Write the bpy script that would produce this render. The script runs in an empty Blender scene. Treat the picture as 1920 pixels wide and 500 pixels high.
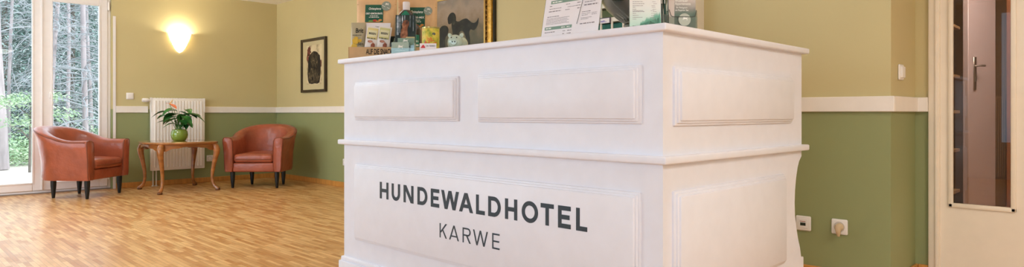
import bpy, bmesh, math, random
from mathutils import Vector, Matrix, Euler, noise as mnoise
from math import pi, sin, cos, radians as R
S = bpy.context.scene
COL = S.collection
# ------------------------------------------------------------------ camera
cd = bpy.data.cameras.new('camera'); cam = bpy.data.objects.new('camera', cd); COL.objects.link(cam)
cd.sensor_width = 36.0; cd.lens = 36.0 * 1220 / 1920; cd.shift_y = -37.5 / 1920
cam.location = (0, 0, .88); cam.rotation_euler = (R(90), 0, R(45)); cd.clip_start = .05; cd.clip_end = 200
S.camera = cam
# ------------------------------------------------------------------ light
S.view_settings.view_transform = 'Standard'; S.view_settings.look = 'None'
S.view_settings.gamma = 1; S.view_settings.use_curve_mapping = False
S.view_settings.exposure = 0.0
try:
    S.cycles.use_denoising = True
    S.cycles.max_bounces = 10; S.cycles.diffuse_bounces = 5; S.cycles.transparent_max_bounces = 24
except Exception: pass
w = bpy.data.worlds.new('sky'); S.world = w; w.use_nodes = True
bg = w.node_tree.nodes['Background']; bg.inputs[0].default_value = (.82, .91, 1, 1); bg.inputs[1].default_value = 2.6
sd = bpy.data.lights.new('sun', 'SUN'); sd.energy = 4.8; sd.angle = R(12); sd.color = (1, .97, .93)
so = bpy.data.objects.new('sun', sd); COL.objects.link(so); so.rotation_euler = Euler((R(48), 0, R(128)))
def area(name, loc, rot, sx, sy, e, c):
    d = bpy.data.lights.new(name, 'AREA'); d.shape = 'RECTANGLE'; d.size = sx; d.size_y = sy; d.energy = e; d.color = c
    o = bpy.data.objects.new(name, d); COL.objects.link(o); o.location = loc; o.rotation_euler = rot; return o
# daylight through the windows of the wall behind the camera
area('window_daylight', (-6.0, -2.42, 1.35), (R(90), 0, 0), 3.6, 1.7, 84, (.62, .81, 1.0))
area('window_daylight', (-.2, -2.42, 1.35), (R(90), 0, 0), 2.6, 1.7, 27, (.50, .75, 1.0))
# daylight through the glazed door on the left
area('window_daylight', (-8.60, 1.35, 1.15), (R(90), 0, R(-90)), 1.3, 1.9, 8, (.78, .89, 1))
# unseen warm ceiling lamps; the cool one is added fill for the floor
for x, y, e, c in ((1.35, 1.8, 50, (1, .97, .90)), (.9, -.8, 8, (1, .97, .93)), (-4.7, 2.0, 12, (.95, .97, 1)), (-2.1, 2.95, 3, (1, .97, .93))):
    area('ceiling_lamp_and_fill', (x, y, 2.30), (0, 0, 0), 1.3, 1.3, e, c)
pd = bpy.data.lights.new('lounge_fill_light', 'POINT'); pd.energy = 48; pd.color = (.86, .95, 1); pd.shadow_soft_size = .18  # added point fill for left wall and ceiling; no pendant hangs there
po_ = bpy.data.objects.new('lounge_fill_light', pd); COL.objects.link(po_); po_.location = (-6.3, .9, 2.12)
area('hallway_fill_light', (-.5, 5.3, 2.3), (0, 0, 0), .6, .6, 150, (.95, .95, 1))  # added light to brighten the hallway; no lamp is seen there
# ------------------------------------------------------------------ materials
def lin(h):
    h = h.lstrip('#'); v = [int(h[i:i+2], 16) / 255 for i in (0, 2, 4)]
    return tuple(a / 12.92 if a <= .04045 else ((a + .055) / 1.055) ** 2.4 for a in v) + (1,)
MATS = {}
def mat(name, col, rough=.5, metal=0, spec=.5, nz=0, namt=.0, bump=0, bscale=60, coat=0, emit=None, estr=0, trans=0, ior=1.45, stretch=None, alpha=1):
    if name in MATS: return MATS[name]
    m = bpy.data.materials.new(name); m.use_nodes = True; nt = m.node_tree; b = nt.nodes['Principled BSDF']
    c = lin(col); b.inputs['Base Color'].default_value = c; b.inputs['Roughness'].default_value = rough
    b.inputs['Metallic'].default_value = metal; b.inputs['Specular IOR Level'].default_value = spec
    b.inputs['Coat Weight'].default_value = coat; b.inputs['Transmission Weight'].default_value = trans; b.inputs['IOR'].default_value = ior
    b.inputs['Alpha'].default_value = alpha
    if emit: b.inputs['Emission Color'].default_value = lin(emit); b.inputs['Emission Strength'].default_value = estr
    tc = nt.nodes.new('ShaderNodeTexCoord'); vec = tc.outputs['Object']
    if stretch:
        mp = nt.nodes.new('ShaderNodeMapping'); mp.inputs['Scale'].default_value = stretch; nt.links.new(vec, mp.inputs[0]); vec = mp.outputs[0]
    # every surface keeps a little procedural variation
    n = nt.nodes.new('ShaderNodeTexNoise'); n.inputs['Scale'].default_value = nz or 14; n.inputs['Detail'].default_value = 5
    nt.links.new(vec, n.inputs['Vector'])
    a = namt or .02
    r = nt.nodes.new('ShaderNodeMapRange'); r.inputs[1].default_value = .3; r.inputs[2].default_value = .7; r.inputs[3].default_value = 1 - a; r.inputs[4].default_value = 1 + a
    nt.links.new(n.outputs[0], r.inputs[0])
    mx = nt.nodes.new('ShaderNodeVectorMath'); mx.operation = 'SCALE'; mx.inputs[0].default_value = c[:3]
    nt.links.new(r.outputs[0], mx.inputs['Scale']); nt.links.new(mx.outputs[0], b.inputs['Base Color'])
    if bump:
        n2 = nt.nodes.new('ShaderNodeTexNoise'); n2.inputs['Scale'].default_value = bscale; n2.inputs['Detail'].default_value = 4; nt.links.new(vec, n2.inputs['Vector'])
        bp = nt.nodes.new('ShaderNodeBump'); bp.inputs['Strength'].default_value = bump; bp.inputs['Distance'].default_value = .01
        nt.links.new(n2.outputs[0], bp.inputs['Height']); nt.links.new(bp.outputs[0], b.inputs['Normal'])
    MATS[name] = m; return m
def glass_mat(name, tint, fac=.06, rough=.0):
    if name in MATS: return MATS[name]
    m = bpy.data.materials.new(name); m.use_nodes = True; nt = m.node_tree; nt.nodes.clear()
    o = nt.nodes.new('ShaderNodeOutputMaterial'); t = nt.nodes.new('ShaderNodeBsdfTransparent'); t.inputs[0].default_value = lin(tint)
    g = nt.nodes.new('ShaderNodeBsdfGlossy'); g.inputs['Roughness'].default_value = rough
    lw = nt.nodes.new('ShaderNodeLayerWeight'); lw.inputs[0].default_value = .25
    ad = nt.nodes.new('ShaderNodeMath'); ad.operation = 'MULTIPLY_ADD'; ad.inputs[1].default_value = .5; ad.inputs[2].default_value = fac; ad.use_clamp = True
    mx = nt.nodes.new('ShaderNodeMixShader'); nt.links.new(lw.outputs['Fresnel'], ad.inputs[0]); nt.links.new(ad.outputs[0], mx.inputs[0])
    nt.links.new(t.outputs[0], mx.inputs[1]); nt.links.new(g.outputs[0], mx.inputs[2]); nt.links.new(mx.outputs[0], o.inputs[0])
    MATS[name] = m; return m
def wall_mat():
    m = bpy.data.materials.new('two_tone_paint'); m.use_nodes = True; nt = m.node_tree; b = nt.nodes['Principled BSDF']; L = nt.links
    tc = nt.nodes.new('ShaderNodeTexCoord'); sp = nt.nodes.new('ShaderNodeSeparateXYZ'); L.new(tc.outputs['Object'], sp.inputs[0])
    gt = nt.nodes.new('ShaderNodeMath'); gt.operation = 'GREATER_THAN'; gt.inputs[1].default_value = .93; L.new(sp.outputs[2], gt.inputs[0])
    mx = nt.nodes.new('ShaderNodeMix'); mx.data_type = 'RGBA'; mx.inputs[6].default_value = lin('969c6c'); mx.inputs[7].default_value = lin('cdbf8e'); L.new(gt.outputs[0], mx.inputs[0])
    n = nt.nodes.new('ShaderNodeTexNoise'); n.inputs['Scale'].default_value = 2.2; n.inputs['Detail'].default_value = 6; L.new(tc.outputs['Object'], n.inputs['Vector'])
    r = nt.nodes.new('ShaderNodeMapRange'); r.inputs[3].default_value = .95; r.inputs[4].default_value = 1.05; L.new(n.outputs[0], r.inputs[0])
    v = nt.nodes.new('ShaderNodeVectorMath'); v.operation = 'SCALE'; L.new(mx.outputs[2], v.inputs[0]); L.new(r.outputs[0], v.inputs['Scale']); L.new(v.outputs[0], b.inputs['Base Color'])
    b.inputs['Roughness'].default_value = .55; b.inputs['Specular IOR Level'].default_value = .3
    n2 = nt.nodes.new('ShaderNodeTexNoise'); n2.inputs['Scale'].default_value = 260; L.new(tc.outputs['Object'], n2.inputs['Vector'])
    bp = nt.nodes.new('ShaderNodeBump'); bp.inputs['Strength'].default_value = .08; bp.inputs['Distance'].default_value = .004; L.new(n2.outputs[0], bp.inputs['Height']); L.new(bp.outputs[0], b.inputs['Normal'])
    return m
def floor_mat():
    m = bpy.data.materials.new('mosaic_parquet'); m.use_nodes = True; nt = m.node_tree; b = nt.nodes['Principled BSDF']; L = nt.links
    tc = nt.nodes.new('ShaderNodeTexCoord')
    def bricks(off, c1, c2, ln, wd):
        mp = nt.nodes.new('ShaderNodeMapping'); mp.inputs['Location'].default_value = off; L.new(tc.outputs['Object'], mp.inputs[0])
        k = nt.nodes.new('ShaderNodeTexBrick'); k.inputs['Scale'].default_value = 1; k.inputs['Brick Width'].default_value = ln; k.inputs['Row Height'].default_value = wd
        k.inputs['Mortar Size'].default_value = .0006; k.inputs['Mortar Smooth'].default_value = .2; k.inputs['Bias'].default_value = 0; k.offset = .37; k.offset_frequency = 2; k.squash = .8; k.squash_frequency = 3
        k.inputs['Color1'].default_value = lin(c1); k.inputs['Color2'].default_value = lin(c2); k.inputs['Mortar'].default_value = lin('8a6030'); L.new(mp.outputs[0], k.inputs[0]); return k
    k1 = bricks((0, 0, 0), 'be7e3e', 'eec184', .19, .028)
    k2 = bricks((.083, 0, 0), 'c48642', 'e3b26c', .19, .028)
    mx = nt.nodes.new('ShaderNodeMix'); mx.data_type = 'RGBA'; mx.inputs[0].default_value = .28; L.new(k1.outputs[0], mx.inputs[6]); L.new(k2.outputs[0], mx.inputs[7])
    mp = nt.nodes.new('ShaderNodeMapping'); mp.inputs['Scale'].default_value = (2.5, 45, 1); L.new(tc.outputs['Object'], mp.inputs[0])
    n = nt.nodes.new('ShaderNodeTexNoise'); n.inputs['Scale'].default_value = 2; n.inputs['Detail'].default_value = 6; L.new(mp.outputs[0], n.inputs['Vector'])
    r = nt.nodes.new('ShaderNodeMapRange'); r.inputs[1].default_value = .3; r.inputs[2].default_value = .7; r.inputs[3].default_value = .86; r.inputs[4].default_value = 1.10; L.new(n.outputs[0], r.inputs[0])
    v = nt.nodes.new('ShaderNodeVectorMath'); v.operation = 'SCALE'; L.new(mx.outputs[2], v.inputs[0]); L.new(r.outputs[0], v.inputs['Scale'])
    L.new(v.outputs[0], b.inputs['Base Color'])
    n3 = nt.nodes.new('ShaderNodeTexNoise'); n3.inputs['Scale'].default_value = 3; n3.inputs['Detail'].default_value = 5; L.new(tc.outputs['Object'], n3.inputs['Vector'])
    r3 = nt.nodes.new('ShaderNodeMapRange'); r3.inputs[3].default_value = .30; r3.inputs[4].default_value = .46; L.new(n3.outputs[0], r3.inputs[0]); L.new(r3.outputs[0], b.inputs['Roughness'])
    bp = nt.nodes.new('ShaderNodeBump'); bp.inputs['Strength'].default_value = .12; bp.inputs['Distance'].default_value = .003; L.new(n.outputs[0], bp.inputs['Height']); L.new(bp.outputs[0], b.inputs['Normal'])
    b.inputs['Coat Weight'].default_value = .25; b.inputs['Coat Roughness'].default_value = .22
    return m
def ramp(node, stops):
    e = node.color_ramp.elements
    while len(e) > 1: e.remove(e[-1])
    e[0].position = stops[0][0]; e[0].color = lin(stops[0][1])
    for p, c in stops[1:]: e.new(p).color = lin(c)
def paint_mat(name, cols, scale=6, rough=.5, detail=8, spec=.3, dist=0.0):
    "mottled colours: a painting, a print or a photograph surface"
    if name in MATS: return MATS[name]
    m = bpy.data.materials.new(name); m.use_nodes = True; nt = m.node_tree; b = nt.nodes['Principled BSDF']; L = nt.links
    tc = nt.nodes.new('ShaderNodeTexCoord'); n = nt.nodes.new('ShaderNodeTexNoise'); n.inputs['Scale'].default_value = scale; n.inputs['Detail'].default_value = detail; n.inputs['Distortion'].default_value = dist
    L.new(tc.outputs['Object'], n.inputs['Vector']); cr = nt.nodes.new('ShaderNodeValToRGB'); L.new(n.outputs[0], cr.inputs[0])
    ramp(cr, [(.3 + .4 * i / (len(cols) - 1), c) for i, c in enumerate(cols)])
    L.new(cr.outputs[0], b.inputs['Base Color']); b.inputs['Roughness'].default_value = rough; b.inputs['Specular IOR Level'].default_value = spec
    MATS[name] = m; return m
def zgrad_mat(name, stops, rough=.4, namp=.03, nsc=30):
    "printed artwork whose colours run from its lower to its upper edge"
    m = bpy.data.materials.new(name); m.use_nodes = True; nt = m.node_tree; b = nt.nodes['Principled BSDF']; L = nt.links
    tc = nt.nodes.new('ShaderNodeTexCoord'); sp = nt.nodes.new('ShaderNodeSeparateXYZ'); L.new(tc.outputs['Object'], sp.inputs[0])
    n = nt.nodes.new('ShaderNodeTexNoise'); n.inputs['Scale'].default_value = nsc; n.inputs['Detail'].default_value = 9; n.inputs['Roughness'].default_value = .65; L.new(tc.outputs['Object'], n.inputs['Vector'])
    ma = nt.nodes.new('ShaderNodeMath'); ma.operation = 'MULTIPLY_ADD'; ma.inputs[1].default_value = namp; L.new(n.outputs[0], ma.inputs[0]); L.new(sp.outputs[2], ma.inputs[2])
    mr = nt.nodes.new('ShaderNodeMapRange'); mr.inputs[1].default_value = stops[0][0] + namp / 2; mr.inputs[2].default_value = stops[-1][0] + namp / 2; L.new(ma.outputs[0], mr.inputs[0])
    cr = nt.nodes.new('ShaderNodeValToRGB'); L.new(mr.outputs[0], cr.inputs[0]); span = stops[-1][0] - stops[0][0]
    ramp(cr, [((z - stops[0][0]) / span, c) for z, c in stops])
    L.new(cr.outputs[0], b.inputs['Base Color']); b.inputs['Roughness'].default_value = rough
    return m
WHITE = mat('white_lacquer', 'e8eaf4', .38, spec=.4)
TRIMW = mat('trim_white', 'f3ece3', .45)
FRAMEW = mat('window_frame_white', 'f1ebe8', .35)
PLASTW = mat('white_plastic', 'f1ece6', .4)
WALL = wall_mat()
CREAM = mat('cream_wall_paint', 'e8e4de', .6)
LEATHER = mat('cognac_leather', 'a05339', .29, spec=.5, nz=7, namt=.18, bump=.5, bscale=17)
LEATHER_D = mat('leather_piping', '7c3f28', .4)
LEGB = mat('black_lacquered_wood', '16191b', .35)
TWOOD = mat('varnished_walnut', '9e6330', .28, nz=5, namt=.28, coat=.4, stretch=(1, 1, 6))
TTOP = mat('varnished_table_top', 'a87143', .18, nz=6, namt=.22, coat=.6, stretch=(8, 1, 1))
OAK = mat('oak_skirting', 'c98d45', .4, nz=6, namt=.15, stretch=(6, 6, 1))
# ------------------------------------------------------------------ mesh builder
class MB:
    def __init__(s): s.b = bmesh.new()
    def box(s, x0, x1, y0, y1, z0, z1, bev=0, seg=2, M=None):
        g = bmesh.ops.create_cube(s.b, size=1)['verts']
        for v in g: v.co = Vector(((x0 + x1) / 2 + v.co.x * (x1 - x0), (y0 + y1) / 2 + v.co.y * (y1 - y0), (z0 + z1) / 2 + v.co.z * (z1 - z0)))
        if bev:
            es = list({e for v in g for e in v.link_edges})
            r = bmesh.ops.bevel(s.b, geom=es, offset=bev, segments=seg, profile=.5, affect='EDGES')
            g = list({v for f in r['faces'] for v in f.verts} | {v for v in g if v.is_valid})
            seen = set(g); st = list(g)
            while st:
                v = st.pop()
                for e in v.link_edges:
                    o = e.other_vert(v)
                    if o not in seen: seen.add(o); st.append(o)
            g = list(seen)
        if M: bmesh.ops.transform(s.b, matrix=M, verts=g)
        return g
    def loops(s, rings, close=True, caps=True):
        vs = [[s.b.verts.new(p) for p in r] for r in rings]
        n = len(vs[0])
        for a, c in zip(vs, vs[1:]):
            for i in range(n if close else n - 1):
                j = (i + 1) % n
                try: s.b.faces.new((a[i], a[j], c[j], c[i]))
                except ValueError: pass
        if caps and close:
            for r, fl in ((vs[0], True), (vs[-1], False)):
                try: s.b.faces.new(list(reversed(r)) if fl else r)
                except ValueError: pass
        return vs
    def lathe(s, prof, c=(0, 0, 0), n=24, M=None):
        rings = [[Vector((c[0] + r * cos(2 * pi * i / n), c[1] + r * sin(2 * pi * i / n), c[2] + z)) for i in range(n)] for r, z in prof]
        if M: rings = [[M @ p for p in r] for r in rings]
        s.loops(rings)
    def tube(s, pts, rad, n=8, sx=1.0):
        pts = [Vector(p) for p in pts]; rings = []; ref = None
        for i, p in enumerate(pts):
            t = (pts[min(i + 1, len(pts) - 1)] - pts[max(i - 1, 0)]).normalized()
            if ref is None: ref = Vector((0, 0, 1)) if abs(t.z) < .9 else Vector((1, 0, 0))
            a = t.cross(ref)
            if a.length < 1e-4: a = t.cross(Vector((0, 1, .01)))
            a.normalize(); bb = a.cross(t).normalized(); ref = bb
            r = rad[i] if isinstance(rad, (list, tuple)) else rad
            rings.append([p + a * (r * sx * cos(2 * pi * k / n)) + bb * (r * sin(2 * pi * k / n)) for k in range(n)])
        s.loops(rings)
    def prism(s, poly, f, d0, d1):
        "poly 2d points, f(u,v,d)->xyz"
        s.loops([[Vector(f(u, v, d0)) for u, v in poly], [Vector(f(u, v, d1)) for u, v in poly]])
    def quad(s, *p):
        s.b.faces.new([s.b.verts.new(q) for q in p])
    def face(s, pts): s.b.faces.new([s.b.verts.new(p) for p in pts])
    def obj(s, name, m, parent=None, smooth=40, world=False, loc=None):
        bmesh.ops.recalc_face_normals(s.b, faces=s.b.faces)
        me = bpy.data.meshes.new(name); s.b.to_mesh(me); s.b.free()
        if world and parent:
            me.transform(Matrix.Translation(-Vector(parent.location)))
        o = bpy.data.objects.new(name, me); COL.objects.link(o)
        me.materials.append(m)
        if smooth:
            for p in me.polygons: p.use_smooth = True
            me.set_sharp_from_angle(angle=R(smooth))
        if parent: o.parent = parent
        if loc: o.location = loc
        return o
def TRI(mb, f):
    f.normal_update(); bmesh.ops.triangulate(mb.b, faces=[f])
def thing(name, loc, label, cat, group=None, rz=0, rx=0):
    o = bpy.data.objects.new(name, None); COL.objects.link(o); o.location = loc; o.rotation_euler = (rx, 0, rz); o.empty_display_size = .05
    o['label'] = label; o['category'] = cat
    if group: o['group'] = group
    return o
def tag(o, label, cat, group=None):
    o['label'] = label; o['category'] = cat
    if group: o['group'] = group
    return o
def struct(o): o['kind'] = 'structure'; return o
def sbox(name, m, *bx, parent=None):
    mb = MB()
    for q in bx: mb.box(*q)
    o = mb.obj(name, m, parent, smooth=30)
    return o if parent else struct(o)
def rsq(hx, hy, n=40, p=3.0, z=0):
    out = []
    for i in range(n):
        a = 2 * pi * i / n; c, q = cos(a), sin(a)
        out.append(Vector((hx * math.copysign(abs(c) ** (2 / p), c), hy * math.copysign(abs(q) ** (2 / p), q), z)))
    return out
def text_into(mb, txt, x0, z0, h, width=None, f=None, bold=0.0, shear=0.0, align='l'):
    "flat letters put into a mesh; f maps (x,z) to a point"
    c = bpy.data.curves.new('letters', 'FONT'); c.body = txt; c.size = 1; c.offset = bold; c.shear = shear; c.resolution_u = 3
    o = bpy.data.objects.new('letters', c); COL.objects.link(o)
    dg = bpy.context.evaluated_depsgraph_get(); me = bpy.data.meshes.new_from_object(o.evaluated_get(dg))
    bpy.data.objects.remove(o); bpy.data.curves.remove(c)
    if not me.vertices: return
    xs = [v.co.x for v in me.vertices]; mn, mx = min(xs), max(xs)
    sc = h / .70; sx = width / (mx - mn) if width else sc
    f = f or (lambda x, z: (x, 0, z))
    x00 = x0 - (mx - mn) * sx / 2 if align == 'c' else x0
    vs = [mb.b.verts.new(f(x00 + (v.co.x - mn) * sx, z0 + v.co.y * sc)) for v in me.vertices]
    for p in me.polygons:
        try: mb.b.faces.new([vs[i] for i in p.vertices])
        except ValueError: pass
    bpy.data.meshes.remove(me)
def bars_into(mb, x0, z0, ln, h, f, rnd):
    "a line of print too small to read"
    x = x0
    while x < x0 + ln:
        wd = rnd.uniform(1.2, 4.5) * h; x1 = min(x + wd, x0 + ln)
        mb.quad(f(x, z0), f(x1, z0), f(x1, z0 + h), f(x, z0 + h)); x = x1 + .7 * h
DOG = [(0, .30), (.05, .42), (.12, .50), (.16, .70), (.22, .86), (.26, .98), (.33, .84), (.42, .74), (.50, .70), (.62, .70), (.74, .68), (.82, .66), (.90, .78), (1.0, .95), (.95, .72), (.88, .55), (.84, .45), (.90, .22), (.84, .0), (.77, .02), (.79, .22), (.72, .36), (.58, .36), (.46, .30), (.34, .34), (.22, .22), (.06, .12), (.04, .20), (.20, .36), (.24, .46), (.16, .42), (.08, .36)]
def dog_into(mb, x0, z0, wd, h, f):
    fs = mb.b.faces.new([mb.b.verts.new(f(x0 + u * wd, z0 + v * h)) for u, v in DOG])
    TRI(mb, fs)
# ------------------------------------------------------------------ room shell
XW, YB, ZC = -8.70, 4.08, 2.39
XR, YF = 2.2, -2.6
struct(MB_ := (lambda mb: (mb.box(XW - .3, XR, YF, 7.0, -.1, 0), mb.obj('floor', floor_mat(), smooth=0))[1])(MB()))
sbox('ceiling', mat('ceiling_white', 'faf5ee', .7), (XW - .3, XR + .2, YF - .2, 7.0, ZC, ZC + .1))
DY0, DY1, DZ = .66, 2.07, 2.235    # opening of the glazed door
sbox('wall_left', WALL, (XW - .3, XW, YF, DY0, 0, ZC), (XW - .3, XW, DY1, YB + .15, 0, ZC), (XW - .3, XW, DY0, DY1, DZ, ZC))
PX0, PX1, PY = -2.92, -.958, 3.63   # chimney pier in front of the back wall
GX0, GX1 = -.885, .16               # door opening
sbox('wall_back', WALL, (XW, PX0, YB, YB + .15, 0, ZC), (PX1, GX0, YB, YB + .15, 0, ZC), (GX1, XR, YB, YB + .15, 0, ZC), (GX0, GX1, YB, YB + .15, 2.12, ZC), (PX0, PX1, PY, YB + .15, 0, ZC))
sbox('wall_right', CREAM, (XR, XR + .2, YF, 7.0, 0, ZC))
sbox('wall_front', CREAM, (XW, -7.8, YF - .2, YF, 0, ZC), (-4.2, -1.5, YF - .2, YF, 0, ZC), (1.1, XR, YF - .2, YF, 0, ZC), (-7.8, -4.2, YF - .2, YF, 0, .5), (-7.8, -4.2, YF - .2, YF, 2.2, ZC), (-1.5, 1.1, YF - .2, YF, 0, .5), (-1.5, 1.1, YF - .2, YF, 2.2, ZC))
# chair rail
RZ0, RZ1, RT = .889, .967, .02
sbox('trim_1', TRIMW, (XW, XW + RT, DY1 + .045, 2.455, RZ0, RZ1, .003, 1), (XW, XW + RT, 3.10, YB, RZ0, RZ1, .003, 1))
sbox('trim_2', TRIMW, (XW + RT, PX0, YB - RT, YB, RZ0, RZ1, .003, 1))
sbox('trim_3', TRIMW, (PX0, PX1 + RT, PY - RT, PY, RZ0, RZ1, .003, 1), (PX1, PX1 + RT, PY, YB - RT, RZ0, RZ1, .003, 1), (PX1, -.893, YB - RT - .012, YB, RZ0, RZ1, .003, 1))
# narrow white strip on the wall beside the glazed door
sbox('trim_4', FRAMEW, (XW - .01, XW + .012, 2.085, 2.112, 0, 2.02))
# oak skirting
sbox('baseboard_left', OAK, (XW, XW + .016, 2.115, YB, 0, .062, .004, 1))
sbox('baseboard_back', OAK, (XW + .016, PX0, YB - .016, YB, 0, .062, .004, 1), (PX1 + .016, GX0, YB - .016, YB, 0, .062, .004, 1))
sbox('baseboard_pier', OAK, (PX0, PX1 + .016, PY - .016, PY, 0, .062, .004, 1), (PX1, PX1 + .016, PY, YB, 0, .062, .004, 1)).name = 'baseboard_right'
# ------------------------------------------------------------------ glazed balcony door on the left
PANE = glass_mat('window_pane', 'f6f9f9', .012)
win = thing('window_1', (XW - .06, 1.36, 0), 'x', 'x'); del win['label'], win['category']; struct(win)
def ring_frame(mb, y0, y1, z0, z1, wl, wr, wb, wt, x0, x1, bev=.004):
    mb.box(x0, x1, y0, y0 + wl, z0, z1, bev, 1); mb.box(x0, x1, y1 - wr, y1, z0, z1, bev, 1)
    mb.box(x0, x1, y0 + wl, y1 - wr, z0, z0 + wb, bev, 1); mb.box(x0, x1, y0 + wl, y1 - wr, z1 - wt, z1, bev, 1)
mb = MB(); ring_frame(mb, DY0, DY1, 0, DZ, .04, .035, .035, .03, XW - .11, XW - .035); mb.obj('window_frame', FRAMEW, win, world=True)
for y0, y1, nm in ((1.408, 2.035, 'r'), (.70, 1.402, 'l')):
    mb = MB(); wl, wr = (.092, .082) if nm == 'r' else (.08, .081)
    ring_frame(mb, y0, y1, .035, DZ - .03, wl, wr, .085, .076, XW - .085, XW - .02)
    # glazing bead
    ring_frame(mb, y0 + wl - .012, y1 - wr + .012, .108, DZ - .094, .016, .016, .016, .016, XW - .03, XW - .012, .003)
    sash = mb.obj('sash', FRAMEW, win, world=True)
    mb = MB(); mb.box(XW - .07, XW - .062, y0 + wl - .01, y1 - wr + .01, .11, DZ - .095); mb.obj('glass', PANE, win, world=True, smooth=0)
mb = MB(); mb.box(XW - .03, XW - .003, 1.398, 1.412, .04, DZ - .035, .004, 1); mb.obj('meeting_strip', FRAMEW, win, world=True)
mb = MB(); mb.box(XW - .02, XW - .005, 1.47, 1.50, 1.045, 1.12, .006, 2); mb.tube([(XW - .01, 1.485, 1.10), (XW + .035, 1.485, 1.10), (XW + .04, 1.486, 1.09), (XW + .04, 1.488, .985)], [.008, .009, .010, .009], 8); mb.obj('handle', PLASTW, win, world=True)
mb = MB(); mb.lathe([(.011, 0), (.012, .03), (.012, .09), (.009, .10)], (XW - .012, 2.045, 2.08), 10); mb.lathe([(.011, 0), (.012, .03), (.012, .09), (.009, .10)], (XW - .012, 2.045, .12), 10); mb.obj('hinge', PLASTW, win, world=True)
mb = MB(); mb.box(XW - .30, XW - .02, DY0, DY1, -.02, .012); mb.obj('sill', mat('dark_threshold', '8d8379', .5), win, world=True)
# windows of the wall behind the camera
for i, (x0, x1) in enumerate(((-7.8, -4.2), (-1.5, 1.1))):
    mb = MB(); n = 3 if i == 0 else 2
    for k in range(n):
        a = x0 + (x1 - x0) * k / n; c = x0 + (x1 - x0) * (k + 1) / n
        mb.box(a, a + .06, YF - .14, YF - .07, .5, 2.2, .005, 1); mb.box(c - .06, c, YF - .14, YF - .07, .5, 2.2, .005, 1)
        mb.box(a, c, YF - .14, YF - .07, .5, .56, .005, 1); mb.box(a, c, YF - .14, YF - .07, 2.14, 2.2, .005, 1)
    wr = struct(mb.obj('window_%d' % (i + 2), FRAMEW))
    mb = MB(); mb.box(x0, x1, YF - .11, YF - .104, .52, 2.18); mb.obj('glass', PANE, wr, smooth=0)
# ------------------------------------------------------------------ glazed room door on the right
DOORW = mat('cream_door_lacquer', 'f2e6d2', .35, spec=.4)
door = thing('door_1', (-.36, YB, 0), 'x', 'x'); del door['label'], door['category']; struct(door)
mb = MB()
mb.box(-.893, -.840, YB - .022, YB + .16, 0, 2.14, .006, 2); mb.box(.115, .168, YB - .022, YB + .16, 0, 2.14, .006, 2); mb.box(-.893, .168, YB - .022, YB + .16, 2.085, 2.14, .006, 2)
mb.box(-.862, -.846, YB - .03, YB - .015, 0, 2.11, .005, 2)
mb.obj('door_frame', DOORW, door, world=True)
px = ((-.790, -.531), (-.395, .05))
mb = MB(); ya, yb_ = YB + .0, YB + .042
mb.box(-.842, px[0][0], ya, yb_, .008, 2.085); mb.box(px[0][1], px[1][0], ya, yb_, .008, 2.085); mb.box(px[1][1], .118, ya, yb_, .008, 2.085)
for a, c in px: mb.box(a, c, ya, yb_, .008, .40); mb.box(a, c, ya, yb_, 1.97, 2.085)
leaf = mb.obj('door_leaf', DOORW, door, world=True)
dglass = glass_mat('door_pane', 'aaa096', .04)
for a, c in px:
    mb = MB()
    ring = [(a - .014, a + .008), (c - .008, c + .014)]
    for q in ring: mb.box(q[0], q[1], ya - .012, ya + .01, .385, 1.985, .005, 2)
    mb.box(a - .014, c + .014, ya - .012, ya + .01, .385, .408, .005, 2); mb.box(a - .014, c + .014, ya - .012, ya + .01, 1.962, 1.985, .005, 2)
    mb.obj('glazing_bead', DOORW, door, world=True)
    mb = MB(); mb.box(a - .003, c + .003, ya + .018, ya + .024, .397, 1.972); mb.obj('glass', dglass, door, world=True, smooth=0)
# hallway behind the glass
HB = mat('hallway_brown_paint', '7a6040', .7)
sbox('wall_hall', HB, (-2.6, -2.5, YB + .15, 7.0, 0, ZC), (-2.5, XR, 6.9, 7.0, 0, ZC)).name = 'wall_hallway'
d2 = thing('hall_door', (-1.0, 6.1, 0), 'lilac white hallway door standing ajar behind the dim glass pane', 'door')
M = Matrix.Translation((-1.0, 6.1, 0)) @ Matrix.Rotation(R(74), 4, 'Z')
mb = MB(); mb.box(-.20, .20, -.02, .02, .01, 2.05, .004, 1); mb.obj('door_leaf', mat('lilac_white_door', 'd9cdd2', .4), d2).rotation_euler = (0, 0, R(74))
mb = MB(); mb.box(-.135, -.095, -.028, -.02, 1.06, 1.31, .003, 1)
mb.tube([(-.115, -.025, 1.24), (-.115, -.07, 1.24), (-.105, -.074, 1.24), (-.075, -.074, 1.24)], .008, 8); mb.box(-.122, -.108, -.034, -.028, 1.12, 1.16)
mb.obj('handle_plate', mat('brushed_steel', 'b9b4ae', .3, metal=.9), d2).rotation_euler = (0, 0, R(74))
mb = MB(); mb.box(-1.005, -.985, 6.30, 6.36, 0, 2.1, .004, 1); mb.box(-.86, -.83, 6.30, 6.36, 0, 2.1, .004, 1)
mb.box(-1.0, -.84, 6.30, 6.36, 2.06, 2.1)
tag(mb.obj('wooden_door_frame', mat('reddish_wood', '96603c', .4, nz=8, namt=.2)), 'slim reddish brown wooden door frame standing beyond the glass pane', 'door frame')
mb = MB(); mb.box(-.985, -.86, 6.42, 6.44, .02, 1.02)
for k in range(9): mb.box(-.982 + k * .0135, -.975 + k * .0135, 6.405, 6.42, .38, 1.0)
tag(mb.obj('slatted_panel', mat('dim_slats', '8a6c4c', .5)), 'dim brown slatted panel seen low through the glass pane', 'panel')
sh = thing('hall_shelf', (-1.15, 5.6, 0), 'brown shelf with boards dimly seen at the left edge of the glass pane', 'shelf')
mb = MB(); mb.box(-.16, -.14, -.15, .15, 0, 1.8); mb.obj('side_panel', HB, sh)
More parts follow.
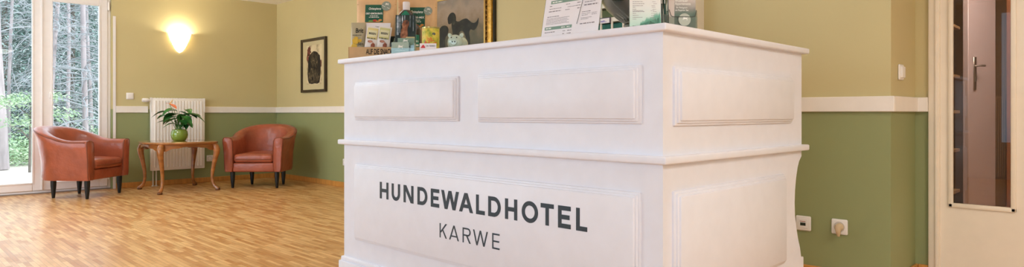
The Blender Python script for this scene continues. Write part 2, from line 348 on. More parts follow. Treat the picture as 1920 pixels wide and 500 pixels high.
for z in (.3, .6, .88, 1.14, 1.5):
    mb = MB(); mb.box(-.14, .09, -.15, .15, z, z + .022, .003, 1); mb.obj('shelf_board', mat('shelf_board_wood', '9c7d55', .5), sh)
# ------------------------------------------------------------------ reception counter
CX0, CX1, CY0, CY1 = -3.10, -1.140, 1.829, 2.968
ct = thing('reception_counter', (-2.1, 2.2, 0), 'large white panelled wooden reception counter with the hotel name on its front', 'counter')
def Lpoly(o, fd=.56, sdp=.46):
    return [(CX0 - o, CY0 - o), (CX1 + o, CY0 - o), (CX1 + o, CY1 + o), (CX1 - sdp, CY1 + o), (CX1 - sdp, CY0 + fd), (CX0 - o, CY0 + fd)]
def Lslab(o, z0, z1, bev=0):
    mb = MB(); mb.prism(Lpoly(o), lambda u, v, d: (u, v, d), z0, z1)
    if bev:
        bmesh.ops.recalc_face_normals(mb.b, faces=mb.b.faces)
        bmesh.ops.bevel(mb.b, geom=[e for e in mb.b.edges], offset=bev, segments=3, profile=.5, affect='EDGES')
    return mb
Lslab(.026, 1.1445, 1.169, .006).obj('countertop', WHITE, ct, world=True)
Lslab(.0, .742, 1.1445).obj('upper_body', WHITE, ct, world=True, smooth=30)
Lslab(.026, .716, .742, .006).obj('ledge', WHITE, ct, world=True)
mb = MB(); mb.box(CX0, CX1 - .04, CY0, CY0 + .54, .02, .716)
prof = [(CY0, .02), (CY1 + .022, .02), (CY1 + .022, .235), (CY1 + .018, .239), (CY1 - .004, .241), (2.950, .285), (2.929, .327), (2.909, .38), (2.895, .432), (2.891, .49), (2.895, .544), (2.907, .597), (2.924, .643), (2.940, .668), (2.967, .690), (2.967, .716), (CY0, .716)]
mb.prism(prof, lambda u, v, d: (d, u, v), CX1 - .04, CX1)
mb.box(CX1 - .44, CX1 - .04, CY0 + .54, CY1 - .12, .02, .716)
mb.obj('lower_body', WHITE, ct, world=True, smooth=30)
mb = MB(); mb.box(CX0 - .022, CX1 + .012, CY0 - .022, CY0 + .54, 0, .098, .004, 2); mb.box(CX0 - .014, CX1 + .008, CY0 - .014, CY0 + .53, .095, .121, .008, 3)
mb.box(CX1 - .44, CX1 + .012, CY0 + .5, CY1 + .01, 0, .098, .004, 2)
mb.obj('plinth', WHITE, ct, world=True)
def raised(a0, a1, z0, z1, face):
    mb = MB(); y = CY0
    def put(i, d0, d1, bev):
        if face == 'f': mb.box(a0 + i, a1 - i, y - d1, y - d0, z0 + i, z1 - i, bev, 2)
        else: mb.box(CX1 + d0, CX1 + d1, a0 + i, a1 - i, z0 + i, z1 - i, bev, 2)
    put(0, -.004, .010, .004); put(.008, 0, .018, .005); put(.016, 0, .026, .006)
    return mb.obj('raised_panel', WHITE, ct, world=True)
raised(-2.978, -2.150, .846, 1.041, 'f'); raised(-2.022, -1.219, .845, 1.041, 'f')
sign = raised(-2.978, -1.221, .222, .618, 'f')
raised(1.888, 2.840, .839, 1.036, 's'); raised(1.883, 2.764, .246, .624, 's')
# lettering: strokes of a geometric sans
SLATE = mat('slate_lettering', '2f3b44', .5)
def letter(mb, ch, x0, x1, z0, z1, s, y):
    h = s / 2; W = x1 - x0; H = z1 - z0; cnt = [0]
    def st_(p):
        cnt[0] += 1; e = .0012 + .00003 * (cnt[0] % 14); mb.prism(p, lambda u, v, d_: (u, d_, v), y + .0005, y - e)
    def bar(xa, za, xb, zb, st=s):
        d = Vector((xb - xa, zb - za)); n = Vector((-d.y, d.x)).normalized() * st / 2
        p = [(xa + n.x, za + n.y), (xa - n.x, za - n.y), (xb - n.x, zb - n.y), (xb + n.x, zb + n.y)]
        st_(p)
    def rect(xa, xb, za, zb): st_([(xa, za), (xb, za), (xb, zb), (xa, zb)])
    def slant(xa, xb, za, zb):   # stroke cut level at both ends
        k = s * .54 * math.hypot(xb - xa, zb - za) / abs(zb - za)
        st_([(xa - k, za), (xa + k, za), (xb + k, zb), (xb - k, zb)])
    def arc(cx, cz, rx, rz, a0, a1, n=20):
        for i in range(n):
            t0 = a0 + (a1 - a0) * i / n; t1 = a0 + (a1 - a0) * (i + 1) / n
            p = [(cx + rx * cos(t0), cz + rz * sin(t0)), (cx + rx * cos(t1), cz + rz * sin(t1)), (cx + (rx - s) * cos(t1), cz + (rz - s) * sin(t1)), (cx + (rx - s) * cos(t0), cz + (rz - s) * sin(t0))]
            st_(p)
    zm = (z0 + z1) / 2
    if ch == 'H': rect(x0, x0 + s, z0, z1); rect(x1 - s, x1, z0, z1); rect(x0, x1, zm - h, zm + h)
    if ch == 'U':
        r = W / 2; rect(x0, x0 + s, z0 + r, z1); rect(x1 - s, x1, z0 + r, z1); arc(x0 + r, z0 + r, r, r, pi, 2 * pi)
    if ch == 'N': rect(x0, x0 + s, z0, z1); rect(x1 - s, x1, z0, z1); slant(x1 - s * .6, x0 + s * .6, z0, z1)
    if ch == 'D':
        rx = min(W * .62, H / 2); rect(x0, x0 + s, z0, z1); rect(x0, x1 - rx, z1 - s, z1); rect(x0, x1 - rx, z0, z0 + s); arc(x1 - rx, zm, rx, H / 2, -pi / 2, pi / 2)
    if ch == 'E': rect(x0, x0 + s, z0, z1); rect(x0, x1, z1 - s, z1); rect(x0, x1, z0, z0 + s); rect(x0, x1 - s * .35, zm - h, zm + h)
    if ch == 'W':
        q = W / 4; k = s * .5
        slant(x0 + q + k * .3, x0 + k, z0, z1); slant(x0 + q + k * .3, x0 + 2 * q, z0, z1); slant(x1 - q - k * .3, x0 + 2 * q, z0, z1); slant(x1 - q - k * .3, x1 - k, z0, z1)
    if ch == 'A':
        k = s * .5; slant(x0 + k, x0 + W / 2, z0, z1); slant(x1 - k, x0 + W / 2, z0, z1); rect(x0 + W * .24, x1 - W * .24, z0 + H * .22, z0 + H * .22 + s * .9)
    if ch == 'L': rect(x0, x0 + s, z0, z1); rect(x0, x1, z0, z0 + s)
    if ch == 'O': arc(x0 + W / 2, zm, W / 2, H / 2 + .001, 0, 2 * pi, 36)
    if ch == 'T': rect(x0, x1, z1 - s, z1); rect((x0 + x1) / 2 - h, (x0 + x1) / 2 + h, z0, z1)
    if ch == 'K': rect(x0, x0 + s, z0, z1); slant(x0 + s * .9, x1 - h, z0 + H * .36, z1); slant(x1 - h, x0 + W * .42, z0, z0 + H * .58)
    if ch == 'R':
        r = H * .27; rect(x0, x0 + s, z0, z1); rect(x0, x1 - r, z1 - s, z1); rect(x0, x1 - r, z1 - 2 * r, z1 - 2 * r + s); arc(x1 - r, z1 - r, r, r, -pi / 2, pi / 2); slant(x1 - h, x0 + W * .5, z0, z1 - 2 * r + s * .5)
YP = CY0 - .0262
mb = MB()
for ch, a, b in (('H', -2.721, -2.648), ('U', -2.62, -2.552), ('N', -2.523, -2.446), ('D', -2.415, -2.342), ('E', -2.316, -2.257), ('W', -2.241, -2.124), ('A', -2.12, -2.034), ('L', -2.013, -1.96), ('D', -1.939, -1.866), ('H', -1.841, -1.774), ('O', -1.749, -1.664), ('T', -1.65, -1.585), ('E', -1.564, -1.504), ('L', -1.479, -1.429)):
    letter(mb, ch, a, b, .464, .545, .0165, YP)
sign_p = ct
mb.obj('hotel_name_lettering', SLATE, sign, smooth=0)['label'] = 'bold slate capital lettering'
mb = MB()
for ch, a, b in (('K', -2.253, -2.205), ('A', -2.187, -2.124), ('R', -2.098, -2.048), ('W', -2.031, -1.942), ('E', -1.915, -1.873)):
    letter(mb, ch, a, b, .335, .398, .0062, YP)
mb.obj('place_name_lettering', SLATE, sign, smooth=0)['label'] = 'thin slate capital lettering'
for c in sign.children: c.data.transform(Matrix.Translation(-Vector(ct.location)))
# ------------------------------------------------------------------ armchairs
def armchair(loc, rz, label):
    t = thing('tub_armchair', loc, label, 'armchair', 'leather tub armchairs', rz)
    # plan path: right arm, round back, left arm (front is -y)
    hw, yc, ry = .288, .02, .245
    st = []
    for y in (-.338, -.33, -.31, -.26, -.20, -.14, -.08, -.03): st.append(((hw, y), (1, 0), max(0, min(1, (y + .16) / .7))))
    for i in range(0, 25):
        a = pi * i / 24; n = Vector((cos(a) / hw, sin(a) / ry)).normalized()
        st.append(((hw * cos(a), yc + ry * sin(a)), (n.x, n.y), None))
    for y in (-.03, -.08, -.14, -.20, -.26, -.31, -.33, -.338): st.append(((-hw, y), (-1, 0), None))
    rings = []
    for k, ((x, y), (nx, ny), _) in enumerate(st):
        u = max(0, min(1, (y + .14) / .405)); u = u ** 1.25; u = u * u * (3 - 2 * u) * .6 + u * .4
        h = .600 + .148 * u
        inset = {0: .022, 1: .006}.get(min(k, len(st) - 1 - k), 0)
        lean = .055 * u
        pr = [(.034, .192), (.045, .225), (.052, .40), (.062 + lean * .6, h - .09), (.070 + lean, h - .028), (.060 + lean, h - .008), (.035 + lean, h), (.002 + lean * .9, h - .002), (-.034 + lean * .8, h - .016), (-.048 + lean * .7, h - .05), (-.05 + lean * .4, h - .14), (-.052, .40), (-.052, .25), (-.04, .192)]
        cz = (.192 + h) / 2; ring = []
        for o, z in pr:
            oc = .005
            oo = oc + (o - oc) * (1 - inset * 8); zz = cz + (z - cz) * (1 - inset * 1.6)
            ring.append(Vector((x + nx * oo, y + ny * oo, zz)))
        rings.append(ring)
    mb = MB(); mb.loops(rings); sh = mb.obj('backrest_and_arms', LEATHER, t, smooth=50)
    mb = MB()
    rim = [(r[4] + r[5]) / 2 for r in rings[2:-2]]; mb.tube(rim, .0065, 6)
    for e in (1, -2):
        r = rings[e]; mb.tube([r[0], r[1], r[2], r[3], r[4], r[5], r[6], r[7], r[8], r[9], r[10], r[11], r[12]], .0058, 6)
    mb.obj('piping', LEATHER_D, sh, smooth=60)
    mb = MB(); mb.box(-.245, .245, -.322, .19, .192, .30, .018, 3); mb.obj('seat_base', LEATHER, t)
    mb = MB(); g = mb.box(-.232, .232, -.335, .205, .303, .40, .034, 4)
    bmesh.ops.subdivide_edges(mb.b, edges=[e for e in mb.b.edges if e.calc_length() > .2], cuts=7, use_grid_fill=True)
    for v in mb.b.verts:
        b = max(0, 1 - (v.co.x / .235) ** 2) * max(0, 1 - ((v.co.y + .065) / .275) ** 2)
        if v.co.z > .36: v.co.z += .024 * b + .004 * mnoise.noise(v.co * 9)
        if v.co.y < -.30: v.co.y -= .010 * max(0, 1 - (v.co.x / .235) ** 2)
    cu = mb.obj('seat_cushion', LEATHER, t, smooth=60)
    mb = MB(); mb.tube([(-.225, -.2, .345), (-.226, -.318, .345), (-.2, -.342, .343), (0, -.35, .342), (.2, -.342, .343), (.226, -.318, .345), (.225, -.2, .345)], .004, 6); mb.obj('piping', LEATHER_D, cu)
    for x, y in ((-.262, -.275), (.262, -.275), (-.195, .13), (.195, .13)):
        mb = MB(); mb.lathe([(.012, 0), (.0145, .004), (.021, .07), (.026, .13), (.027, .17), (.026, .198)], (x, y, 0), 14); mb.obj('leg', LEGB, t, smooth=50)
    return t
armchair((-8.205, 1.645, 0), R(45), 'cognac leather tub armchair by the glazed door, left of the table')
armchair((-7.785, 3.485, 0), R(45), 'cognac leather tub armchair in the room corner, right of the table')
for o in [o for o in COL.objects if o.name.startswith('tub_armchair') and not o.parent]:
    # local -y is the front: the left one faces (+x,+y), the right one (+x,-y)
    f = Vector((.73, .69)) if o.location.y < 2.5 else Vector((.705, -.709))
    o.rotation_euler.z = math.atan2(f.x, -f.y)
# ------------------------------------------------------------------ table
tb = thing('side_table', (-8.04, 2.59, 0), 'varnished walnut table with curved cabriole legs between the two leather armchairs', 'table')
def top_ring(k, z):
    out = []
    for i in range(64):
        a = 2 * pi * i / 64; r = rsq(.435, .385, 64, 2.9, z)[i]
        out.append(Vector((r.x * k * (1 + .012 * cos(8 * a)), r.y * k * (1 + .012 * cos(8 * a)), z)))
    return out
mb = MB(); mb.loops([top_ring(.955, .535), top_ring(.985, .539), top_ring(1, .547), top_ring(.998, .556), top_ring(.975, .562), top_ring(.93, .564)]); mb.obj('table_top', TTOP, tb, smooth=50)
mb = MB()
ring0 = []; ring1 = []; ring2 = []; ring3 = []
for i in range(64):
    a = 2 * pi * i / 64; p = rsq(.40, .35, 64, 3.2)[i]; q = p * .93
    zb = .485 - .022 * cos(4 * a + pi) * 1 + .006 * cos(16 * a)
    ring0.append(Vector((p.x, p.y, zb))); ring1.append(Vector((p.x, p.y, .537))); ring2.append(Vector((q.x, q.y, .537))); ring3.append(Vector((q.x, q.y, zb)))
mb.loops([ring0, ring1, ring2, ring3, ring0], caps=False); bmesh.ops.remove_doubles(mb.b, verts=mb.b.verts, dist=.0005); mb.obj('apron', TWOOD, tb, smooth=50)
for sx in (-1, 1):
    for sy in (-1, 1):
        mb = MB(); d = Vector((sx * .765, sy * .645, 0))
        pr = [(.415, .535, .030), (.445, .51, .034), (.462, .47, .036), (.460, .43, .033), (.445, .37, .027), (.425, .29, .0225), (.410, .21, .019), (.408, .14, .0165), (.418, .08, .0165), (.440, .045, .019), (.466, .026, .023), (.484, .014, .022)]
        mb.tube([d * r + Vector((0, 0, z)) for r, z, _ in pr], [q for *_, q in pr], 12)
        lg = mb.obj('leg', TWOOD, tb, smooth=60)
        mb = MB(); mb.lathe([(.022, 0), (.027, .006), (.026, .020), (.016, .030)], tuple(d * .472), 14); mb.obj('foot', mat('dark_walnut', '6a3f1e', .35), lg, smooth=50)
# plant
pl = thing('potted_anthurium', (-8.04, 2.60, .5645), 'flowering anthurium with one orange bloom in a round green pot on the walnut table', 'plant')
mb = MB(); mb.lathe([(.055, 0), (.068, .004), (.085, .04), (.090, .07), (.085, .105), (.074, .125), (.078, .132), (.072, .132), (.066, .122), (.072, .10), (.0, .098)], n=28)
mb.obj('pot', mat('glazed_green_pot', '7d9433', .15, coat=.6), pl, smooth=60)
mb = MB(); mb.lathe([(.072, .09), (.071, .108), (.04, .114), (.0, .115)], n=16); mb.obj('soil', mat('potting_soil', '35281c', .9), pl)
rnd = random.Random(5)
leafs = MB(); stems = MB()
def leaf(mb, base, dirv, ln, wd, droop):
    d = Vector(dirv).normalized(); side = d.cross(Vector((0, 0, 1))).normalized(); up = side.cross(d)
    n = 7; rows = []
    for i in range(n + 1):
        u = i / n; wv = wd * (sin(pi * min(1, u * .92 + .10)) ** .8) * (1 - .25 * u) if 0 < i < n else (wd * .25 if i == 0 else .0008)
        c = base + d * ln * u - Vector((0, 0, 1)) * droop * u * u * ln
        rows.append([c - side * wv + up * wv * .28, c - side * wv * .5 + up * wv * .08, c, c + side * wv * .5 + up * wv * .08, c + side * wv + up * wv * .28])
    vs = [[mb.b.verts.new(p) for p in r] for r in rows]
    for a, b in zip(vs, vs[1:]):
        for i in range(4): mb.b.faces.new((a[i], a[i + 1], b[i + 1], b[i]))
# view-plane axes: r = along image right (q,q), f = towards the camera (q,-q)
rv = Vector((.707, .707, 0)); fv = Vector((.707, -.707, 0))
spec = [(-.20, .235, -1, .17), (-.13, .25, -.8, .12), (-.21, .19, -1, .12), (-.19, .13, -1, .15), (-.10, .20, -.6, .15), (-.06, .26, -.3, .13), (.09, .26, .6, .13), (.05, .22, .5, .14), (.10, .21, .9, .15), (.16, .20, 1, .17), (.13, .17, .9, .15), (.20, .185, 1, .13), (-.03, .17, -.4, .14), (.03, .16, .5, .14), (.0, .20, .1, .13), (-.10, .14, -.8, .13), (.08, .13, .6, .14), (-.02, .13, .2, .13), (.05, .11, .3, .13), (-.07, .10, -.8, .12), (.09, .10, .8, .12), (0, .15, -.5, .14), (.04, .19, -.2, .13), (-.05, .20, -.9, .13), (.0, .09, .4, .12)]
for r, z, dr, ln in spec:
    f = rnd.uniform(-.08, .12); c = rv * (r * .8) + fv * f + Vector((0, 0, .10 + z * 1.02))
    dv = rv * dr + fv * rnd.uniform(-.3, .6) + Vector((0, 0, rnd.uniform(-.25, .25)))
    leaf(leafs, c - dv.normalized() * ln * .3, dv, ln * 1.05, ln * .40, rnd.uniform(.2, .55))
    b0 = Vector((rnd.uniform(-.03, .03), rnd.uniform(-.03, .03), .10)); e = c - dv.normalized() * ln * .3
    stems.tube([b0, b0.lerp(e, .5) + Vector((0, 0, .03)), e], [.0032, .003, .0025], 6)
leafs.obj('foliage', paint_mat('anthurium_leaves', ('1d4a22', '2f6a2e', '4d8a3e'), 9, .35, 3), pl, smooth=60)
fe = rv * -.085 + fv * .05 + Vector((0, 0, .425))
stems.tube([(0, 0, .10), fe * .5 + Vector((0, 0, .06)), fe], [.0035, .003, .003], 6)
stems.obj('stems', mat('leaf_stalks', '4f7a36', .5), pl)
mb = MB(); leaf(mb, fe, rv * .75 - Vector((0, 0, .35)) + fv * .3, .12, .038, .1); leaf(mb, fe + Vector((0, 0, .002)), -rv * .6 + Vector((0, 0, .15)) + fv * .2, .05, .02, .1)
fl = mb.obj('flower', mat('orange_spathe', 'e8703f', .3), pl, smooth=60); fl['label'] = 'orange bloom'
mb = MB(); mb.tube([fe, fe + rv * .02 + Vector((0, 0, .025)), fe + rv * .035 + Vector((0, 0, .05))], [.006, .006, .003], 8); mb.obj('spadix', mat('yellow_spadix', 'e8c06a', .5), fl)
# ------------------------------------------------------------------ radiator
ra = thing('radiator', (XW, 2.775, 0), 'white ribbed panel radiator on the wall behind the plant table', 'radiator')
mb = MB(); x0, x1 = XW + .035, XW + .10
mb.box(x0, x1 - .012, 2.468, 3.088, .188, 1.066, .006, 2)
n = 16
for k in range(n):
    yc = 2.495 + (3.062 - 2.495) * (k + .5) / n; hwid = .0125
    mb.prism([(yc - hwid, 0), (yc - hwid * .55, .014), (yc + hwid * .55, .014), (yc + hwid, 0)], lambda u, v, d: (x1 - .013 + v, u, d), .225, 1.035)
mb.obj('heating_panel', mat('radiator_white', 'faf4ec', .4), ra, world=True, smooth=35)
mb = MB()
for k in range(20): mb.box(x0 + .004, x1 - .014, 2.48 + k * .031, 2.49 + k * .031, 1.064, 1.070)
mb.box(x0, x1 - .008, 2.466, 2.474, .9, 1.072); mb.box(x0, x1 - .008, 3.082, 3.09, .9, 1.072); mb.obj('top_grille', PLASTW, ra, world=True)
mb = MB(); Mx = Matrix.Translation((XW + .07, 2.467, 1.040)) @ Matrix.Rotation(R(90), 4, 'X')
mb.lathe([(.012, 0), (.012, .02), (.020, .022), (.024, .035), (.024, .082), (.019, .092), (.0, .093)], n=16, M=Mx); mb.obj('thermostat_knob', PLASTW, ra, world=True, smooth=40)
for y in (2.495, 2.53):
    mb = MB(); mb.tube([(XW + .065, y, .20), (XW + .065, y, .006)], .008, 10); mb.lathe([(.017, 0), (.019, .006), (.010, .014)], (XW + .065, y, 0), 12); mb.obj('pipe', mat('painted_pipe', 'd6cfc4', .4), ra, world=True)
for y in (2.56, 3.0):
    for z in (.3, .93): mb = MB(); mb.box(XW + .001, x0 + .004, y, y + .03, z, z + .05); mb.obj('wall_bracket', PLASTW, ra, world=True)
# ------------------------------------------------------------------ wall lamp
lp = thing('wall_lamp', (XW, 2.815, 1.63), 'glowing white pointed wall lamp shining up the olive wall above the radiator', 'wall lamp')
mb = MB(); rings = []
for k in range(13):
    u = k / 12; z = .005 + .245 * u; hw = .134 * u ** .58; dp = .105 * (sin(pi / 2 * u) ** .8)
    rings.append([Vector((.004 + dp * sin(pi * i / 16), -hw * cos(pi * i / 16), z)) for i in range(17)])
mb.loops(rings, close=False); bmesh.ops.solidify(mb.b, geom=mb.b.faces[:], thickness=.003)
SH = mat('frosted_lamp_shade', 'fff6e2', .4, emit='fff0cf', estr=2.2)
mb.obj('lamp_shade', SH, lp, smooth=60)
mb = MB(); mb.box(0, .006, -.09, .09, .10, .235, .002, 1); mb.obj('back_plate', PLASTW, lp)
mb = MB(); mb.lathe([(.012, 0), (.014, .03), (.022, .055), (.026, .08), (.020, .102), (.0, .110)], (.05, 0, .09), 14); mb.obj('bulb', mat('lit_bulb', 'ffffff', .3, emit='ffe2b0', estr=14), lp)
ld = bpy.data.lights.new('wall_lamp_light', 'POINT'); ld.energy = 10; ld.color = (1, .90, .74); ld.shadow_soft_size = .03
lo = bpy.data.objects.new('wall_lamp_light', ld); COL.objects.link(lo); lo.location = (XW + .055, 2.815, 1.63 + .225)
# ------------------------------------------------------------------ switches and sockets
def plate(name, loc, rz, label, cat, group=None):
    t = thing(name, loc, label, cat, group, rz); mb = MB(); mb.box(-.04, .04, -.011, 0, -.04, .04, .007, 3); mb.obj('cover_plate', PLASTW, t); return t
t = plate('light_switch', (XW, 2.262, 1.087), R(90), 'square white light switch beside the glazed door, left of the lamp', 'switch'); mb = MB(); mb.box(-.029, .029, -.016, -.010, -.029, .029, .003, 2); mb.obj('rocker', PLASTW, t)
t = plate('light_switch', (PX1, 3.784, 1.092), R(90), 'narrow white light switch in the wall niche beside the cream door', 'switch'); mb = MB(); mb.box(-.029, .029, -.020, -.010, -.029, .029, .004, 2); mb.obj('rocker', PLASTW, t)
def socket(loc, rz, label):
    t = plate('wall_socket', loc, rz, label, 'socket', 'white wall sockets')
    mb = MB(); Mx = Matrix.Rotation(R(90), 4, 'X'); mb.lathe([(.027, .0105), (.027, .0125), (.0225, .0125), (.021, .002), (0, .002)], n=24, M=Mx); mb.obj('contact_cup', mat('socket_cup', 'cfc8bc', .5), t, smooth=30)
    mb = MB()
    for x in (-.0095, .0095): mb.lathe([(.0027, .002), (.0027, .0032), (0, .0032)], (x, 0, 0), 8, M=Mx)
    mb.obj('contact_hole', mat('dark_hole', '1c1a18', .6), t); return t
socket((XW, 3.179, .302), R(90), 'white wall socket on the green wall beside the radiator')
socket((-6.895, YB, .300), 0, 'white wall socket half hidden behind the left end of the counter')
s1 = socket((-1.197, PY, .287), 0, 'white wall socket with a beige plug in it, right of the counter')
pg = thing('power_plug', (-1.195, PY - .002, .287), 'beige angled plug pushed into the wall socket right of the counter', 'plug')
BEI = mat('beige_plug', 'd6bc97', .45)
mb = MB(); Mx = Matrix.Rotation(R(90), 4, 'X'); mb.lathe([(.0, .004), (.0205, .004), (.0205, .012), (.018, .030), (.013, .038), (.0, .040)], n=20, M=Mx); mb.obj('plug_body', BEI, pg, smooth=45)
mb = MB(); mb.tube([(0, -.028, .004), (0, -.034, -.012), (.001, -.032, -.030), (.001, -.028, -.046)], [.016, .0145, .011, .006], 12); mb.obj('cable_grip', BEI, pg, smooth=60)
ds = plate('data_socket', (-1.382, PY, .284), 0, 'white data socket with dark port beside the counter on the green wall', 'socket')
mb = MB(); mb.box(-.026, .026, -.0135, -.010, -.026, .026, .002, 1); mb.obj('insert', PLASTW, ds)
mb = MB(); mb.box(-.014, .014, -.0145, -.0125, -.012, .004); mb.obj('port', mat('dark_port', '2c3328', .4), ds)
mb = MB(); mb.box(-.016, .014, -.0142, -.0132, .009, .0125); mb.obj('marking_strip', mat('red_marking', 'b5776c', .5), ds)
# ------------------------------------------------------------------ framed dog portrait on the far wall
fr = thing('framed_print', (-7.63, YB, 1.15), 'framed dog portrait in a dark wooden frame on the corner wall', 'picture')
DKW = mat('dark_frame_wood', '3a2d1d', .4, nz=9, namt=.2)
def frame_ring(mb, w, h, t, d0, d1, bev=.004):
    mb.box(-w / 2, -w / 2 + t, -d1, -d0, 0, h, bev, 2); mb.box(w / 2 - t, w / 2, -d1, -d0, 0, h, bev, 2)
    mb.box(-w / 2 + t, w / 2 - t, -d1, -d0, 0, t, bev, 2); mb.box(-w / 2 + t, w / 2 - t, -d1, -d0, h - t, h, bev, 2)
mb = MB(); frame_ring(mb, .64, .685, .034, .0, .032); mb.obj('frame', DKW, fr)
mb = MB(); mb.box(-.29, .29, -.014, -.004, .03, .655); mb.obj('mount', mat('cream_mount', 'cbbd92', .8), fr)
mb = MB(); mb.quad((-.185, -.0145, .10), (.205, -.0145, .10), (.205, -.0145, .60), (-.185, -.0145, .60)); pic = mb.obj('picture', paint_mat('portrait_ground', ('8a7350', 'd8c8a0', 'e2d5b2'), 7, .7), fr, smooth=0)
def blob(mb, cx, cz, rx, rz, y, seed, n=40, rough=.12):
    pts = []
    for i in range(n):
        a = 2 * pi * i / n; k = 1 + rough * mnoise.noise(Vector((cos(a) * 2 + seed, sin(a) * 2, seed * 1.7))) * 2
        pts.append((cx + rx * k * cos(a), y, cz + rz * k * sin(a)))
    f = mb.b.faces.new([mb.b.verts.new(p) for p in pts]); TRI(mb, f)
mb = MB(); DOM = []
for k in range(33):
    a = pi * k / 32; DOM.append((.015 + .165 * cos(a) * (1 + .05 * mnoise.noise(Vector((k * .8, 1, 0)))), -.0152, .345 + .175 * sin(a) * (1 + .06 * mnoise.noise(Vector((k * .9, 5, 0))))))
DOM += [(-.16, -.0152, .25), (-.15, -.0152, .16), (-.12, -.0152, .115), (-.05, -.0152, .104), (.02, -.0152, .112), (.09, -.0152, .104), (.15, -.0152, .12), (.17, -.0152, .2), (.18, -.0152, .28)]
TRI(mb, mb.b.faces.new([mb.b.verts.new(p) for p in DOM]))
pm_ = paint_mat('shaggy_black_brush', ('0e0b08', '1f1a12', '463c2b', '7a6c50'), 15, .7, 9, dist=1.2)
mb.obj('dog_figure', pm_, pic, smooth=0)
mb = MB(); blob(mb, -.12, .52, .055, .065, -.0151, 8.8, rough=.3); blob(mb, .188, .36, .014, .05, -.0158, 2.8, rough=.2); blob(mb, -.15, .44, .03, .05, -.0151, 5.0, rough=.3); mb.obj('red_brush_mark', paint_mat('red_brush', ('33261b', '6b3a2e', 'a8604e'), 16, .7), pic, smooth=0)
mb = MB(); blob(mb, -.105, .36, .035, .11, -.0156, 11); blob(mb, .135, .36, .035, .11, -.0156, 12); blob(mb, .015, .315, .022, .016, -.0162, 13, 16); mb.obj('dark_ears_and_nose', mat('ear_black', '110e0a', .7, nz=20, namt=.3), pic, smooth=0)
mb = MB()
for cx, cz, rx, rz, sd in ((-.03, .425, .007, .035, 1), (.06, .425, .007, .035, 2), (.015, .40, .006, .04, 3), (-.015, .345, .006, .022, 6), (.045, .345, .006, .022, 4), (-.03, .24, .006, .05, 7), (.055, .25, .006, .06, 8), (.01, .20, .008, .05, 9), (-.07, .2, .005, .05, 5), (.1, .19, .005, .05, 10)): blob(mb, cx, cz, rx, rz, -.0157, sd, 16, .3)
mb.obj('face_highlight', paint_mat('portrait_light', ('3a3224', '6b5f48', '9a8b6c'), 30, .7), pic, smooth=0)
# ------------------------------------------------------------------ gilt framed painting above the counter
gp = thing('gilt_framed_painting', (-4.93, YB, 1.05), 'gilt framed oil painting of black dogs on the wall behind the counter', 'painting')
GOLD = mat('gilt', 'c79a45', .35, metal=.55, nz=40, namt=.25, bump=.5, bscale=55)
W0, H0 = 1.27, 1.07
mb = MB(); frame_ring(mb, W0, H0, .055, 0, .055, .012);
gfr = mb.obj('frame', GOLD, gp)
for a, dd, tt, nm, mm in ((.05, .038, .052, 'ornament_band', mat('gilt_ornament_dark', '7d5c22', .4, metal=.5, nz=60, namt=.5, bump=1, bscale=45)), (.098, .028, .03, 'inner_moulding', mat('gilt_inner', 'd9b566', .32, metal=.5))):
    mb = MB(); w_, h_ = W0 - 2 * a, H0 - 2 * a
    mb.box(-w_ / 2, -w_ / 2 + tt, -dd, 0, a, H0 - a, .004, 2); mb.box(w_ / 2 - tt, w_ / 2, -dd, 0, a, H0 - a, .004, 2); mb.box(-w_ / 2, w_ / 2, -dd, 0, a, a + tt, .004, 2); mb.box(-w_ / 2, w_ / 2, -dd, 0, H0 - a - tt, H0 - a, .004, 2)
    if nm == 'ornament_band':
        for k in range(40):
            z = a + .02 + k * (h_ - .04) / 39
            for sx in (-1, 1):
                mb.tube([(sx * (w_ / 2 - .012 - .028 * (k % 2)), -dd, z - .012), (sx * (w_ / 2 - .026), -dd - .008, z), (sx * (w_ / 2 - .012 - .028 * ((k + 1) % 2)), -dd, z + .012)], [.003, .008, .003], 6)
    mb.obj(nm, mm, gp)
mb = MB(); frame_ring(mb, W0 + .03, H0 + .03, .02, 0, .03, .003)
for v in mb.b.verts: v.co.z -= .015
mb.obj('outer_edge', mat('dark_frame_edge', '2d2a1e', .5), gp)
cw = W0 / 2 - .12
mb = MB(); mb.quad((-cw, -.012, .12), (cw, -.012, .12), (cw, -.012, H0 - .12), (-cw, -.012, H0 - .12))
cvs = mb.obj('canvas', zgrad_mat('oil_ground', ((.40, '2f301c'), (.55, '4b482c'), (.64, '6b5d40'), (.74, '8a765c'), (.84, '9b8974'), (.93, '857b6c'), (1.0, 'a59a8c')), .45, .42, 5), gp, smooth=0)
OY = -.0132
def spline(pts, n=5):
    out = []; N = len(pts)
    for i in range(N):
        p0, p1, p2, p3 = (pts[(i + k - 1) % N] for k in range(4))
        for k in range(n):
            t = k / n; out.append(tuple(.5 * (2 * p1[a] + (p2[a] - p0[a]) * t + (2 * p0[a] - 5 * p1[a] + 4 * p2[a] - p3[a]) * t * t + (3 * p1[a] - p0[a] - 3 * p2[a] + p3[a]) * t ** 3) for a in (0, 1)))
    return out
BLK = paint_mat('black_dog_paint', ('0d0f09', '191b12', '2b2c20'), 14, .4)
BLK2 = paint_mat('black_dog_light', ('15170e', '26271b', '3c3b2b'), 18, .4)
def shape(par, nm, P, y, m):
    mb = MB(); TRI(mb, mb.b.faces.new([mb.b.verts.new((x + 4.93, y, z - 1.05)) for x, z in spline(P)])); return mb.obj(nm, m, par, smooth=0)
